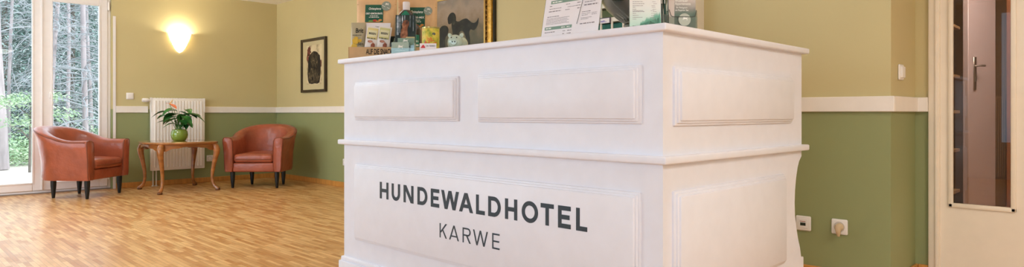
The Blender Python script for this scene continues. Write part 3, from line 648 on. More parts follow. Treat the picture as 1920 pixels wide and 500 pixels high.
big = shape(cvs, 'painted_dog', [(-4.895, 1.79), (-4.85, 1.80), (-4.83, 1.775), (-4.79, 1.765), (-4.73, 1.78), (-4.68, 1.782), (-4.64, 1.76), (-4.60, 1.735), (-4.565, 1.73), (-4.535, 1.742), (-4.508, 1.772), (-4.510, 1.73), (-4.53, 1.69), (-4.57, 1.662), (-4.62, 1.672), (-4.640, 1.64), (-4.630, 1.58), (-4.632, 1.46), (-4.665, 1.455), (-4.68, 1.57), (-4.705, 1.635), (-4.74, 1.668), (-4.785, 1.655), (-4.80, 1.58), (-4.81, 1.46), (-4.85, 1.455), (-4.87, 1.58), (-4.885, 1.66), (-4.90, 1.73)], OY, BLK)
shape(big, 'painted_head', [(-4.955, 1.775), (-4.958, 1.815), (-4.925, 1.852), (-4.88, 1.860), (-4.845, 1.838), (-4.832, 1.80), (-4.838, 1.76), (-4.865, 1.745), (-4.89, 1.765), (-4.915, 1.752), (-4.945, 1.755)], OY - .0004, BLK)
shape(big, 'painted_ear', [(-4.90, 1.83), (-4.865, 1.84), (-4.845, 1.80), (-4.85, 1.75), (-4.88, 1.74), (-4.90, 1.78)], OY - .0008, BLK2)
shape(cvs, 'painted_dog', [(-5.30, 1.68), (-5.2, 1.71), (-5.10, 1.715), (-5.05, 1.742), (-5.00, 1.745), (-4.96, 1.728), (-4.948, 1.69), (-4.965, 1.65), (-5.0, 1.61), (-5.02, 1.46), (-5.30, 1.44)], OY - .0002, BLK)
# ------------------------------------------------------------------ things on the counter
ZT = 1.169
FACE = R(45)     # the display faces out over the corner of the room
KRAFT = mat('kraft_paper', 'e0b889', .7, nz=9, namt=.16, bump=1.0, bscale=11)
DGREEN = mat('label_green', '1d5a45', .5)
SAGE = mat('sage_card', 'a9bbae', .6)
INKW = mat('print_white', 'f4f3ec', .6)
INKD = mat('print_dark', '3a3d3c', .6)
PAPER = mat('white_paper', 'eee9ec', .6)
ACR = glass_mat('clear_acrylic', 'eef4f1', .05)
tr = thing('cardboard_tray', (-2.942 - .0, 1.980, ZT), 'kraft cardboard display tray with black print holding the dog food bags', 'tray', rz=FACE)
CARD = mat('cardboard', 'cba679', .75, nz=30, namt=.05)
mb = MB(); tw = .195
mb.box(-tw, tw, 0, .004, .004, .066, .001, 1); mb.box(-tw, tw, .28, .284, .004, .13); mb.box(-tw, tw, 0, .28, .004, .008)
for sx in (-1, 1):
    mb.prism([(0, .004), (.28, .004), (.28, .13), (.12, .10), (.03, .066), (0, .066)], lambda u, v, d: (d, u, v), sx * tw, sx * (tw - .004))
mb.obj('carton', CARD, tr)
mb = MB(); mb.box(-.165, .165, .03, .2, 0, .004); mb.obj('underside_strip', mat('dark_strip_brown', '4a3a2c', .8), tr)  # dark strip filling the gap below the tray floor
mb = MB(); text_into(mb, 'AUF DIE SNACKS', -.101, .0275, .0285, .150, lambda x, z: (x, -.0008, z), bold=.025); mb.obj('printed_text', mat('print_black_brown', '2b211a', .7), tr, smooth=0)
def pouch(name, loc, rz, wd, ht, dp, m, label, cat, group=None, tilt=0, seal=.06, roll=0):
    t = thing(name, loc, label, cat, group, rz, tilt); t.rotation_euler.y = roll
    def th(x, z):
        u = min(1, abs(2 * x / wd)); v = z / ht
        side = (1 - u ** 3.2) ** .6 if u < 1 else 0
        vert = min(1, .55 + v * 3) if v < .15 else 1
        top = max(0.02, min(1, (1 - v) * 1.7)) ** .8
        return dp / 2 * side * vert * top + .0012
    def sx(x, z): return x * (1 - .03 * sin(pi * min(1, z / ht)))
    mb = MB(); nx, nz = 16, 18; F = []; B = []
    for j in range(nz + 1):
        z = ht * j / nz; rw = []; rb = []
        for i in range(nx + 1):
            x = wd * (i / nx - .5); w_ = .0022 * mnoise.noise(Vector((x * 30, z * 22, wd * 91 + loc[0] * 7)))
            edge = 0 if i in (0, nx) or j in (0, nz) else 1
            rw.append(mb.b.verts.new((sx(x, z), -th(x, z) + w_ * edge, z))); rb.append(mb.b.verts.new((sx(x, z), th(x, z) + w_ * edge, z)))
        F.append(rw); B.append(rb)
    for j in range(nz):
        for i in range(nx):
            mb.b.faces.new((F[j][i], F[j][i + 1], F[j + 1][i + 1], F[j + 1][i])); mb.b.faces.new((B[j][i + 1], B[j][i], B[j + 1][i], B[j + 1][i + 1]))
        mb.b.faces.new((F[j][0], F[j + 1][0], B[j + 1][0], B[j][0])); mb.b.faces.new((F[j][nx], B[j][nx], B[j + 1][nx], F[j + 1][nx]))
    for i in range(nx):
        mb.b.faces.new((F[0][i + 1], F[0][i], B[0][i], B[0][i + 1])); mb.b.faces.new((F[nz][i], F[nz][i + 1], B[nz][i + 1], B[nz][i]))
    mb.obj('bag', m, t, smooth=60)
    mb = MB()
    g = lambda o: (lambda x, z: (sx(x, z), -th(x, z) - .003 - o, z))
    return t, g
def patch(t, g, x0, x1, z0, z1, m, o=0, name='label', parent=None, n=10, skew=0):
    mb = MB(); f = g(o); V = [[mb.b.verts.new(f(x0 + (x1 - x0) * i / n + skew * (j / n - .5), z0 + (z1 - z0) * j / n)) for i in range(n + 1)] for j in range(n + 1)]
    for j in range(n):
        for i in range(n): mb.b.faces.new((V[j][i], V[j][i + 1], V[j + 1][i + 1], V[j + 1][i]))
    return mb.obj(name, m, parent or t, smooth=60)
def disc(t, g, cx, cz, r, m, o, name='sticker', parent=None):
    mb = MB(); f = g(o); n = 28; c = mb.b.verts.new(f(cx, cz)); ring = [mb.b.verts.new(f(cx + r * cos(2 * pi * i / n), cz + r * sin(2 * pi * i / n))) for i in range(n)]
    for i in range(n): mb.b.faces.new((c, ring[i], ring[(i + 1) % n]))
    return mb.obj(name, m, parent or t, smooth=60)
def dot_into(mb, f, cx, cz, rx, rz, n=12):
    fs = mb.b.faces.new([mb.b.verts.new(f(cx + rx * cos(2 * pi * i / n), cz + rz * sin(2 * pi * i / n))) for i in range(n)])
STICK = mat('grey_green_sticker', '93a094', .5)
def kraft(loc, label, lx0, lx1, lz0, lz1, title, sxy, seed):
    t, g = pouch('kraft_food_bag', loc, FACE, .228, .40, .085, KRAFT, label, 'bag', 'kraft dog food bags in the tray')
    lb = patch(t, g, lx0, lx1, lz0, lz1, DGREEN, .0006); W_ = lx1 - lx0; H_ = lz1 - lz0
    mb = MB(); f = g(.0013)
    text_into(mb, 'Christopherus', lx0 + W_ * .20, lz0 + H_ * .715, H_ * .125, W_ * .68, f, bold=.02, shear=.25)
    text_into(mb, title, lx0 + W_ * .04, lz0 + H_ * .45, H_ * .095, W_ * .92, f, bold=.025)
    rn = random.Random(seed); bars_into(mb, lx0 + W_ * .27, lz0 + H_ * .345, W_ * .46, H_ * .035, f, rn); bars_into(mb, lx0 + W_ * .22, lz0 + H_ * .26, W_ * .56, H_ * .035, f, rn)
    mb.obj('printed_text', INKW, lb, smooth=0)
    mb = MB(); dot_into(mb, f, lx0 + W_ * .55, lz0 + H_ * .09, W_ * .12, H_ * .07); mb.obj('printed_apple', mat('print_red', 'b5382a', .5), lb, smooth=0)
    mb = MB(); dot_into(mb, f, lx0 + W_ * .33, lz0 + H_ * .06, W_ * .14, H_ * .04); mb.obj('printed_greens', mat('print_leaf', '77a345', .5), lb, smooth=0)
    f2 = g(.0018); mb = MB(); dot_into(mb, f2, lx0 + W_ * .72, lz0 + H_ * .05, W_ * .13, H_ * .035); dot_into(mb, f2, lx0 + W_ * .85, lz0 + H_ * .12, W_ * .10, H_ * .05); mb.obj('printed_roots', mat('print_orange', 'd9954a', .5), lb, smooth=0)
    sx, sz, sr = sxy; stk = disc(t, g, sx, sz, sr, STICK, .0022)
    mb = MB(); f = g(.003); dog_into(mb, sx - sr * .25, sz + sr * .1, sr * .8, sr * .6, f)
    mb.quad(f(sx - sr * .9, sz + sr * .1), f(sx - sr * .88, sz + sr * .18), f(sx + sr * .72, sz - sr * .52), f(sx + sr * .70, sz - sr * .60)); mb.obj('white_dog_emblem', INKW, stk, smooth=0)
    mb = MB(); f = g(.0004)
    mb.quad(f(-.11, .302), f(.11, .302), f(.11, .304), f(-.11, .304)); mb.obj('fold_shade_line', mat('kraft_fold_shade', 'a87f52', .8), t, smooth=0)  # shade along the top fold, painted as a darker strip
    return t
kraft((-3.082, 2.023, ZT + .009), 'tan kraft food bag with green label, behind the small snack packets', -.060, .042, .202, .300, 'OBST-GEMÜSE-ERNTE', (.058, .293, .0265), 3)
kraft((-3.004, 2.243, ZT + .009), 'tan kraft food bag with green label, directly behind the two bottles', -.056, .048, .186, .302, 'GEMÜSE-MIX', (.064, .282, .0245), 4)
t, g = pouch('dark_green_bag', (-3.005, 2.275, ZT + .002), FACE, .15, .36, .05, mat('dark_green_foil', '1f5343', .35), 'dark green bag standing behind the right kraft bag beside the painting', 'bag')
t, g = pouch('dark_green_pouch', (-2.985, 2.068, ZT + .009), FACE, .06, .125, .02, mat('black_green_foil', '14251f', .4), 'small blackish green pouch between the snack packets and the bottle', 'bag')
mb = MB(); f = g(.001); mb.quad(f(-.024, .01), f(-.020, .01), f(.008, .115), f(.004, .115)); mb.obj('pale_edge_stripe', mat('pale_green_stripe', 'a3b89c', .5), t, smooth=0)
# grey yellow snack bag
t, g = pouch('snack_bag', (-3.089, 1.906, ZT + .008), FACE, .080, .198, .03, mat('grey_foil_bag', 'b5ab8c', .4), 'grey and yellow snack bag at the left end of the tray', 'bag', tilt=R(-5))
mb = MB(); f = g(.001); text_into(mb, 'Brit', -.012, .140, .026, .042, f, bold=.02); bars_into(mb, -.03, .125, .05, .003, f, random.Random(2)); text_into(mb, 'Sen.', .004, .070, .018, .032, f); mb.obj('printed_text', mat('print_olive_black', '33352a', .6), t, smooth=0)
mb = MB(); f = g(.0008); blob_pts = [(-.026, .075), (-.03, .10), (-.012, .12), (.004, .113), (.0, .103), (.02, .105), (.024, .093), (.0, .078)]
fs = mb.b.faces.new([mb.b.verts.new(f(x, z)) for x, z in blob_pts]); TRI(mb, fs); dot_into(mb, f, -.018, .066, .018, .014); mb.obj('yellow_print', mat('print_yellow', 'd8b13a', .5), t, smooth=0)
# white packets
t, g = pouch('white_snack_bag', (-3.035, 1.998, ZT + .009), FACE, .140, .196, .022, PAPER, 'wide plain white snack bag standing behind the two narrow packets', 'bag')
mb = MB(); f = g(.0008); text_into(mb, 'Snack', -.012, .172, .007, .028, f); mb.obj('printed_text', INKD, t, smooth=0)
for i, (x, y, lab, yl) in enumerate(((-3.020, 1.934, 'narrow white and yellow dog snack packet, left of the pair in the tray', 'e0d189'), (-2.972, 1.978, 'narrow white and lime dog snack packet, right of the pair in the tray', 'd2cf8c'))):
    t, g = pouch('snack_packet', (x, y, ZT + .009), FACE, .070, .170, .014, mat('packet_white', 'ece5df', .5), lab, 'packet', 'narrow snack packets in the tray', roll=R(8))
    pb = patch(t, g, -.028, .028, .102, .162, mat('packet_top_%d' % i, yl, .5), .0005, 'colour_band', n=6)
    cb = patch(t, g, -.024, .024, .114, .150, mat('packet_cream', 'e4dfb4', .5), .0008, 'name_field', parent=pb, n=6)
    mb = MB(); text_into(mb, 'BISSEN', 0, .127, .0105, .038, g(.0012), bold=.03, align='c'); bars_into(mb, -.026, .1035, .05, .004, g(.0012), random.Random(i)); mb.obj('printed_text', INKD, cb, smooth=0)
    mb = MB(); f = g(.001)
    fs = mb.b.faces.new([mb.b.verts.new(f(a, b)) for a, b in ((.002, .05), (.0, .072), (.010, .086), (.022, .076), (.024, .05))]); TRI(mb, fs); dot_into(mb, f, -.006, .088, .014, .007); mb.obj('printed_picture', paint_mat('packet_print', ('4a3326', 'a2593f', 'd9a58d'), 60, .5, 3), t, smooth=0)
# bottles
BOT = mat('dark_amber_bottle', '26160f', .12, coat=.5)
TEAL = mat('teal_label', '1c7a5f', .45)
b1 = thing('bottle', (-2.975, 2.144, ZT + .008), 'tall dark bottle with white cap and teal label behind the postcard', 'bottle', 'dark bottles in the tray', FACE)
mb = MB(); mb.lathe([(.038, 0), (.041, .004), (.042, .02), (.042, .246), (.038, .258), (.028, .270), (.0185, .277), (.0175, .29), (.0175, .30)], n=28); mb.obj('glass_body', BOT, b1, smooth=45)
mb = MB(); mb.lathe([(.0185, .272), (.0200, .276), (.0200, .318), (.018, .322), (0, .322)], n=24); mb.obj('cap', mat('white_cap', 'efe9ea', .4), b1, smooth=40)
mb = MB()
def brad(z): return .0428 if z < .246 else (.0428 - (z - .246) * .333 if z < .258 else .0388 - (z - .258) * .833)
for k in range(16):
    for q in range(8):
        P = []
        for kk, qq in ((k, q), (k + 1, q), (k + 1, q + 1), (k, q + 1)):
            a = -pi / 2 - .75 + 1.5 * kk / 16; top = .269 - .030 * max(0, abs(a + pi / 2) - .22) / .5; z = .05 + (top - .05) * (qq / 8) ** .35; rr = brad(z); P.append((rr * cos(a), rr * sin(a), z))
        mb.quad(*P)
bmesh.ops.remove_doubles(mb.b, verts=mb.b.verts, dist=.00005)
mb.obj('label', TEAL, b1, smooth=40)
b2 = thing('bottle', (-2.879, 2.113, ZT + .008), 'shorter dark bottle with teal label between the postcard and the tin', 'bottle', 'dark bottles in the tray', FACE)
mb = MB(); mb.lathe([(.043, 0), (.047, .004), (.048, .02), (.048, .152), (.041, .172), (.022, .193), (.013, .203), (.013, .215), (.015, .217), (.015, .233), (0, .234)], n=24); mb.obj('glass_body', BOT, b2, smooth=45)
mb = MB()
for k in range(14):
    a0 = -pi / 2 - .1 + 1.15 * k / 14; a1 = -pi / 2 - .1 + 1.15 * (k + 1) / 14; rr = lambda a, z: (.0485 * cos(a), .0485 * sin(a), z)
    mb.quad(rr(a0, .03), rr(a1, .03), rr(a1, .125), rr(a0, .125))
lb = mb.obj('label', TEAL, b2, smooth=40)
mb = MB(); cyl = lambda x, z: (.049 * sin(x / .049), -.049 * cos(x / .049), z)
text_into(mb, 'BIO', .028, .085, .010, .016, cyl, bold=.02)
for k in range(3): mb.quad(cyl(.028 + k * .006, .064), cyl(.034 + k * .006, .064), cyl(.034 + k * .006, .074), cyl(.028 + k * .006, .074))
mb.obj('printed_text', INKW, lb, smooth=0)
# postcard in an acrylic stand
pc = thing('postcard_stand', (-2.722, 1.955, ZT), 'dark woodland postcard with a brown dog in a clear acrylic stand', 'postcard', rz=FACE, rx=R(-4))
mb = MB(); mb.box(-.055, .055, 0, .003, 0, .20); mb.box(-.055, .055, 0, .07, 0, .003); mb.box(-.055, .055, -.012, 0, 0, .003); mb.box(-.055, .055, -.012, -.010, 0, .02); mb.obj('acrylic_stand', ACR, pc, smooth=0)
mb = MB(); mb.box(-.051, .051, -.0025, -.001, .070, .213); cdp = mb.obj('postcard', paint_mat('woodland_photo', ('0d1512', '1d2c27', '2e3d36'), 12, .35), pc, smooth=0)
mb = MB()
for x, wd, z0, z1 in ((-.045, .010, .11, .21), (-.031, .004, .12, .211), (-.020, .007, .16, .211), (-.006, .003, .17, .211), (.022, .002, .15, .21), (.038, .002, .13, .21)): mb.quad((x, -.0029, z0), (x + wd, -.0029, z0), (x + wd, -.0029, z1), (x, -.0029, z1))
mb.obj('pale_trunks', paint_mat('pale_trunk_print', ('44525c', '8d9ba6', 'dfe6ee'), 40, .4, 3), cdp, smooth=0)
mb = MB(); DG = [(-.024, .075), (-.026, .11), (-.022, .135), (-.016, .148), (-.018, .165), (-.012, .180), (-.002, .188), (.010, .186), (.018, .176), (.016, .160), (.010, .145), (.012, .115), (.008, .075)]
fs = mb.b.faces.new([mb.b.verts.new((x, -.0032, z)) for x, z in DG]); TRI(mb, fs); mb.obj('printed_dog', paint_mat('brown_dog_print', ('3a241a', '8a5436', 'c58a63'), 38, .4, 4), cdp, smooth=0)
# business cards
bz = thing('card_holder', (-2.618, 1.868, ZT), 'clear acrylic holder with two sage business cards bearing white dogs', 'card holder', rz=FACE)
mb = MB()
for y, z1 in ((-.014, .028), (.012, .045), (.038, .060)): mb.box(-.056, .056, y, y + .002, 0, z1)
mb.box(-.056, .056, -.014, .04, 0, .002)
for x in (-.056, .030, .054): mb.box(x, x + .002, -.014, .04, 0, .055)
mb.obj('acrylic_holder', ACR, bz, smooth=0)
def card(name, x0, x1, z0, z1, y, m, par):
    mb = MB(); mb.box(x0, x1, y, y + .002, z0, z1); return mb.obj(name, m, par, smooth=0)
c1 = card('business_card', -.0545, .029, .003, .057, -.011, SAGE, bz); c2 = card('business_card', -.030, .053, .003, .080, .016, mat('sage_card_dark', '86a394', .6), bz)
mb = MB(); f = lambda x, z: (x, -.0115, z); dog_into(mb, -.026, .024, .028, .022, f); bars_into(mb, -.036, .015, .046, .003, f, random.Random(1)); mb.obj('white_dog_emblem', INKW, c1, smooth=0)
mb = MB(); f = lambda x, z: (x, .0155, z); dog_into(mb, -.006, .057, .028, .020, f); mb.obj('white_dog_emblem', INKW, c2, smooth=0)
mb = MB(); mb.box(.008, .052, .030, .0312, .045, .088, .0005, 1); tag(mb.obj('yellow_card', mat('straw_card', 'd8c794', .6)), 'small straw yellow card leaning behind the sage business cards', 'card').location = (-2.618, 1.868, ZT); bpy.data.objects['yellow_card'].rotation_euler.z = FACE
# tin
tn = thing('food_tin', (-2.483, 1.932, ZT), 'round food tin with colourful fox meadow picture beside the piggy bank', 'tin', rz=FACE)
mb = MB(); mb.lathe([(.0405, 0), (.0425, .002), (.0425, .006), (.0415, .008), (.0415, .115), (.0425, .117), (.0425, .122), (.040, .1225), (.039, .119), (0, .119)], n=36); mb.obj('can', mat('tin_metal', 'b9a96a', .3, metal=.8), tn, smooth=35)
mb = MB(); cyl = lambda R_: (lambda x, z: (R_ * sin(x / R_), -R_ * cos(x / R_), z))
n = 40; rr = cyl(.0419)
for k in range(n):
    a, b = .0419 * 2 * pi * k / n, .0419 * 2 * pi * (k + 1) / n; mb.quad(rr(a, .009), rr(b, .009), rr(b, .114), rr(a, .114))
bmesh.ops.remove_doubles(mb.b, verts=mb.b.verts, dist=.0001)
lb = mb.obj('label', paint_mat('meadow_print', ('6f8f2e', 'b7b43a', 'e3cf57', 'd8873a'), 26, .4, 6, dist=1.2), tn, smooth=40)
f = cyl(.0424)
mb = MB(); FX = [(-.030, .030), (-.028, .045), (-.022, .056), (-.008, .058), (-.002, .050), (.002, .034), (.0, .024), (-.006, .024), (-.008, .036), (-.020, .036), (-.024, .022), (-.030, .022)]
fs = mb.b.faces.new([mb.b.verts.new(f(x, z)) for x, z in FX]); TRI(mb, fs); mb.obj('printed_fox', mat('fox_orange', 'd4582f', .5), lb, smooth=0)
mb = MB(); rn = random.Random(8)
for k in range(14): dot_into(mb, f, rn.uniform(-.005, .035), rn.uniform(.02, .07), rn.uniform(.003, .006), rn.uniform(.003, .007), 8)
mb.obj('printed_flowers', mat('flower_orange', 'dd8a2f', .5), lb, smooth=0)
mb = MB(); dot_into(mb, f, .020, .088, .009, .006); dot_into(mb, cyl(.0427), .024, .086, .004, .004); mb.obj('printed_badge', mat('badge_grey', '5c6460', .5), lb, smooth=0)
# white card with a red roof
wc = thing('white_card', (-2.420, 1.866, ZT), 'small white card with a red gable emblem standing before the tin', 'card', rz=FACE, rx=R(-10))
mb = MB(); mb.box(-.039, .039, 0, .0015, 0, .0385); cb = mb.obj('card', PAPER, wc, smooth=0)
mb = MB(); f = lambda x, z: (x, -.0006, z); fs = mb.b.faces.new([mb.b.verts.new(f(x, z)) for x, z in ((-.035, .016), (-.012, .016), (-.014, .022), (-.020, .031), (-.025, .031))]); mb.obj('red_emblem', mat('emblem_red', 'cf3a40', .5), cb, smooth=0)
mb = MB(); text_into(mb, 'Z.B. TIERBED', -.010, .023, .0065, .044, f, bold=.01); mb.obj('printed_text', INKD, cb, smooth=0)
mb = MB(); mb.box(-.02, .02, .0015, .025, 0, .0015); mb.obj('back_foot', PAPER, wc, smooth=0)
# piggy bank
pb = thing('piggy_bank', (-2.375, 2.000, ZT), 'mint green ceramic piggy bank in front of the dog painting', 'piggy bank', rz=FACE - R(8))
MINT = mat('mint_ceramic', 'bccfc0', .18, coat=.6)
mb = MB()
def ell(mb, c, r, M=None, u=20, v=14):
    g = bmesh.ops.create_uvsphere(mb.b, u_segments=u, v_segments=v, radius=1)['verts']
    for q in g: q.co = Vector((q.co.x * r[0], q.co.y * r[1], q.co.z * r[2]))
    if M: bmesh.ops.transform(mb.b, matrix=M, verts=g)
    for q in g: q.co += Vector(c)
ell(mb, (0, .03, .046), (.049, .062, .039)); ell(mb, (0, -.02, .050), (.037, .034, .033)); mb.obj('body', MINT, pb, smooth=80)
mb = MB(); mb.lathe([(.0, .056), (.013, .055), (.016, .050), (.016, .03)], n=18, M=Matrix.Translation((0, 0, .045)) @ Matrix.Rotation(R(90), 4, 'X')); sn = mb.obj('snout', MINT, pb, smooth=50)
mb = MB()
for x in (-.006, .006): ell(mb, (x, -.0562, .046), (.0028, .001, .004), u=8, v=6)
mb.obj('nostril', mat('dark_glaze', '23271f', .3), sn)
for sx in (-1, 1):
    mb = MB(); ell(mb, (sx * .027, -.010, .078), (.010, .006, .015), Matrix.Rotation(R(28 * sx), 4, 'Y')); mb.obj('ear', MINT, pb, smooth=80)
    mb = MB(); ell(mb, (sx * .0125, -.0475, .066), (.0032, .002, .0036), u=10, v=8); mb.obj('eye', MATS['dark_glaze'], pb, smooth=80)
for sx in (-1, 1):
    for y in (-.015, .06):
        mb = MB(); mb.lathe([(.011, 0), (.013, .004), (.014, .025)], (sx * .026, y, 0), 12); mb.obj('foot', MINT, pb, smooth=50)
mb = MB(); mb.tube([(0, .09, .05), (.004, .098, .056), (-.003, .102, .062), (.002, .104, .068)], [.004, .0035, .003, .002], 8); mb.obj('tail', MINT, pb)
# ------------------------------------------------------------------ right end of the counter top
ps = thing('price_list_stand', (-1.575, 1.872, ZT), 'large white printed price list leaning in a clear acrylic stand', 'price list', rx=R(-11))
mb = MB(); mb.box(-.142, .142, .002, .005, .0, .30); mb.box(-.142, .142, .002, .10, 0, .003); mb.box(-.142, .142, -.006, .002, 0, .003); mb.obj('acrylic_stand', ACR, ps, smooth=0)
mb = MB(); mb.box(-.138, .138, 0, .0016, .004, .297); sheet = mb.obj('paper_sheet', PAPER, ps, smooth=0)
rn = random.Random(11); f = lambda x, z: (x, -.0005, z); f2 = lambda x, z: (x, -.0009, z)
for x0, x1, z0, z1 in ((-.108, .050, .137, .150), (.058, .126, .137, .150), (-.124, .012, .033, .045), (-.108, .05, .25, .263)):
    mb = MB(); mb.quad(f(x0, z0), f(x1, z0), f(x1, z1), f(x0, z1)); hb = mb.obj('sage_header_bar', mat('print_sage', '7f9b8b', .6), sheet, smooth=0)
mb = MB(); bars_into(mb, -.10, .141, .05, .004, f2, rn); bars_into(mb, .065, .141, .03, .004, f2, rn); bars_into(mb, -.118, .037, .03, .004, f2, rn); bars_into(mb, -.04, .037, .018, .003, f2, rn); bars_into(mb, -.012, .037, .014, .003, f2, rn); mb.obj('header_print', INKW, hb, smooth=0)
mb = MB()
for x, z, ln, h in ((-.112, .127, .012, .003), (-.03, .127, .02, .0025), (.025, .127, .018, .003), (-.112, .116, .06, .0025), (-.02, .116, .05, .002), (.025, .116, .018, .0025), (-.114, .105, .062, .0035), (-.03, .105, .02, .003), (.028, .105, .014, .0035), (.062, .124, .05, .0028), (.06, .112, .064, .0045), (-.118, .084, .06, .0028), (.054, .087, .04, .003), (.054, .080, .04, .002), (.10, .080, .024, .002), (.054, .074, .03, .002), (.10, .074, .024, .002), (.052, .064, .05, .002), (.052, .059, .035, .002), (.05, .041, .068, .004), (-.122, .022, .052, .003), (-.03, .022, .012, .003), (-.008, .022, .02, .003), (-.03, .011, .01, .003), (-.008, .011, .02, .003), (-.124, .0045, .06, .003), (-.034, .0045, .014, .003), (-.01, .0045, .02, .003)): bars_into(mb, x, z, ln, h, f, rn)
for k in range(5): bars_into(mb, -.120, .077 - k * .0055, .115 - .01 * (k % 2), .0018, f, rn)
for k in range(9): bars_into(mb, -.105, .165 + k * .009, .14, .0025, f, rn); 
mb.obj('small_print', mat('print_grey', '8d868b', .6), sheet, smooth=0)
mb = MB(); mb.tube([(.048, -.004, .32), (.049, -.0045, .26), (.050, -.0045, .20), (.052, -.0045, .155), (.054, -.0045, .14), (.051, -.0045, .115), (.046, -.0045, .09), (.043, -.0045, .068), (.038, -.0045, .043)], .0009, 6); ob = mb.obj('dark_cable', mat('dark_cable', '33343a', .6)); tag(ob, 'thin dark cable hanging down over the printed price list', 'cable'); ob.location = ps.location; ob.rotation_euler = ps.rotation_euler
# leaflet
lf = thing('leaflet_stand', (-1.249, 1.893, ZT), 'pale mint leaflet with fir trees in a clear stand left of the pens', 'leaflet', rz=FACE, rx=R(-2))
mb = MB(); mb.box(-.056, .056, .002, .005, 0, .215); mb.box(-.056, .056, 0, .06, 0, .003); mb.obj('acrylic_stand', ACR, lf, smooth=0)
mb = MB(); mb.box(-.0535, .0535, 0, .0015, .003, .213); ls = mb.obj('leaflet', zgrad_mat('mint_leaflet', ((0, 'b9dccb'), (.03, 'cfe4d8'), (.07, 'e6eae6'), (.15, 'efe9ea'))), lf, smooth=0)
mb = MB(); f = lambda x, z: (x, -.0005, z); rn = random.Random(4)
for k in range(22):
    x = -.016 + k * .0031; b = .012 + .0009 * k; h = rn.uniform(.010, .020) + .0006 * k
    x2 = min(.053, x + .004); mb.face([f(x - .003, .006), f(x2, .006), f(x2, b), f(min(.053, x + .0005), b + h), f(x - .003, b)])
mb.obj('printed_forest', mat('print_mint', '79b59d', .5), ls, smooth=0)
mb = MB(); f = lambda x, z: (x, -.0008, z); mb.face([f(.012, .014), f(.032, .012), (.034, -.0008, .019), f(.022, .022), f(.018, .028)]); mb.face([f(-.044, .006), f(-.032, .006), f(-.032, .010), f(-.044, .010)]); mb.face([f(-.006, .009), f(.006, .010), f(.010, .014), f(.0, .016)]); mb.obj('printed_dark_firs', mat('print_dark_green', '43705e', .5), ls, smooth=0)
mb = MB()
for z, ln in ((.092, .035), (.085, .04), (.078, .035), (.073, .01), (.066, .013), (.061, .035), (.058, .04), (.052, .012), (.045, .02), (.038, .034), (.032, .012), (.10, .03), (.11, .04), (.12, .03), (.14, .04)): bars_into(mb, -.043, z, ln, .0017, f, rn); bars_into(mb, .018 + rn.uniform(0, .012), z, .012, .0014, f, rn)
mb.obj('small_print', mat('print_light_grey', 'a59c9f', .6), ls, smooth=0)
# pens in a clear cup
cu = thing('acrylic_pen_cup', (-1.219, 1.963, ZT), 'clear acrylic pen cup between the mint leaflet and the brochure box', 'pen holder', rz=FACE)
mb = MB()
for x0, x1, y0, y1 in ((-.013, -.0115, -.016, .016), (.0115, .013, -.016, .016), (-.0115, .0115, -.016, -.014), (-.0115, .0115, .014, .016)): mb.box(x0, x1, y0, y1, 0, .052)
mb.box(-.013, .013, -.016, .016, 0, .003); mb.obj('cup', ACR, cu, smooth=0)
for k, (dx, c, lab, lean) in enumerate(((-.006, '3b4a45', 'grey green ballpoint pen in the acrylic cup, the left one', -.004), (.006, '173c2c', 'dark green ballpoint pen in the acrylic cup, the right one', -.006))):
    p = thing('ballpoint_pen', (-1.219 + dx * .7, 1.963 + dx * .7, ZT + .004), lab, 'pen', 'pens in the acrylic cup', FACE)
    mb = MB(); mb.tube([(0, 0, 0), (lean * .1, 0, .012), (lean * .3, 0, .03), (lean, 0, .115)], [.001, .0042, .0048, .0046], 10); mb.obj('barrel', mat('pen_%d' % k, c, .25), p, smooth=50)
    mb = MB(); mb.tube([(lean, 0, .115), (lean * 1.1, 0, .138), (lean * 1.1, 0, .141)], [.0046, .0038, .001], 10); mb.box(lean - .0015, lean + .0015, -.0085, -.0065, .085, .135); mb.obj('clip', mat('pen_chrome', 'c9ccca', .2, metal=.9), p)
# brochure dispenser
br = thing('brochure_dispenser', (-1.192, 2.040, ZT), 'clear acrylic dispenser with green apartment brochures at the counter corner', 'brochure holder', rz=FACE + R(4))
mb = MB(); mb.box(-.052, .052, .028, .031, 0, .23); mb.box(-.052, .052, 0, .031, 0, .003)
for x in (-.052, .050): mb.box(x, x + .002, 0, .03, 0, .072)
mb.box(-.052, .052, -.001, .001, 0, .050); mb.obj('acrylic_box', ACR, br, smooth=0)
mb = MB(); mb.tube([(-.0495, -.003, .075), (-.047, -.003, .066), (-.0425, -.003, .053), (-.036, -.003, .0495), (.036, -.003, .0495), (.043, -.003, .053), (.047, -.003, .066), (.047, -.003, .074)], .0012, 6); mb.obj('pocket_rim', mat('acrylic_edge', '474d49', .3), br)
mb = MB(); mb.box(-.0485, .0485, .006, .020, .004, .214); bk = mb.obj('brochures', zgrad_mat('apartment_photo', ((0, '73796e'), (.035, '5d7466'), (.062, '5f7568'), (.080, '8b8a82'), (.105, 'c0b7b1'), (.2, 'd9d2cc'))), br, smooth=0)
f = lambda x, z: (x, .0054, z)
mb = MB(); fs = mb.quad(f(-.0485, .004), f(-.028, .004), f(-.028, .214), f(-.0485, .214)); mb.obj('pale_margin', mat('brochure_margin', 'd5c9c1', .5), bk, smooth=0)
f = lambda x, z: (x, .005, z); mb = MB()
text_into(mb, 'Wustrauer', -.026, .1035, .0088, .046, f, bold=.01); text_into(mb, 'Appartements', -.026, .0925, .0088, .056, f, bold=.01); text_into(mb, 'Ihr Refugium', -.022, .0805, .0062, .040, f, bold=.01, shear=.15); text_into(mb, 'am Ruppiner See', -.025, .0715, .0062, .047, f, bold=.01, shear=.15)
mb.obj('printed_text', INKW, bk, smooth=0)
mb = MB(); fn = lambda x, z: (x, -.0022, z); dot_into(mb, fn, .006, .040, .022, .022, 32); st = mb.obj('sticker', mat('pale_sticker', 'b7bcae', .5), br, smooth=0)
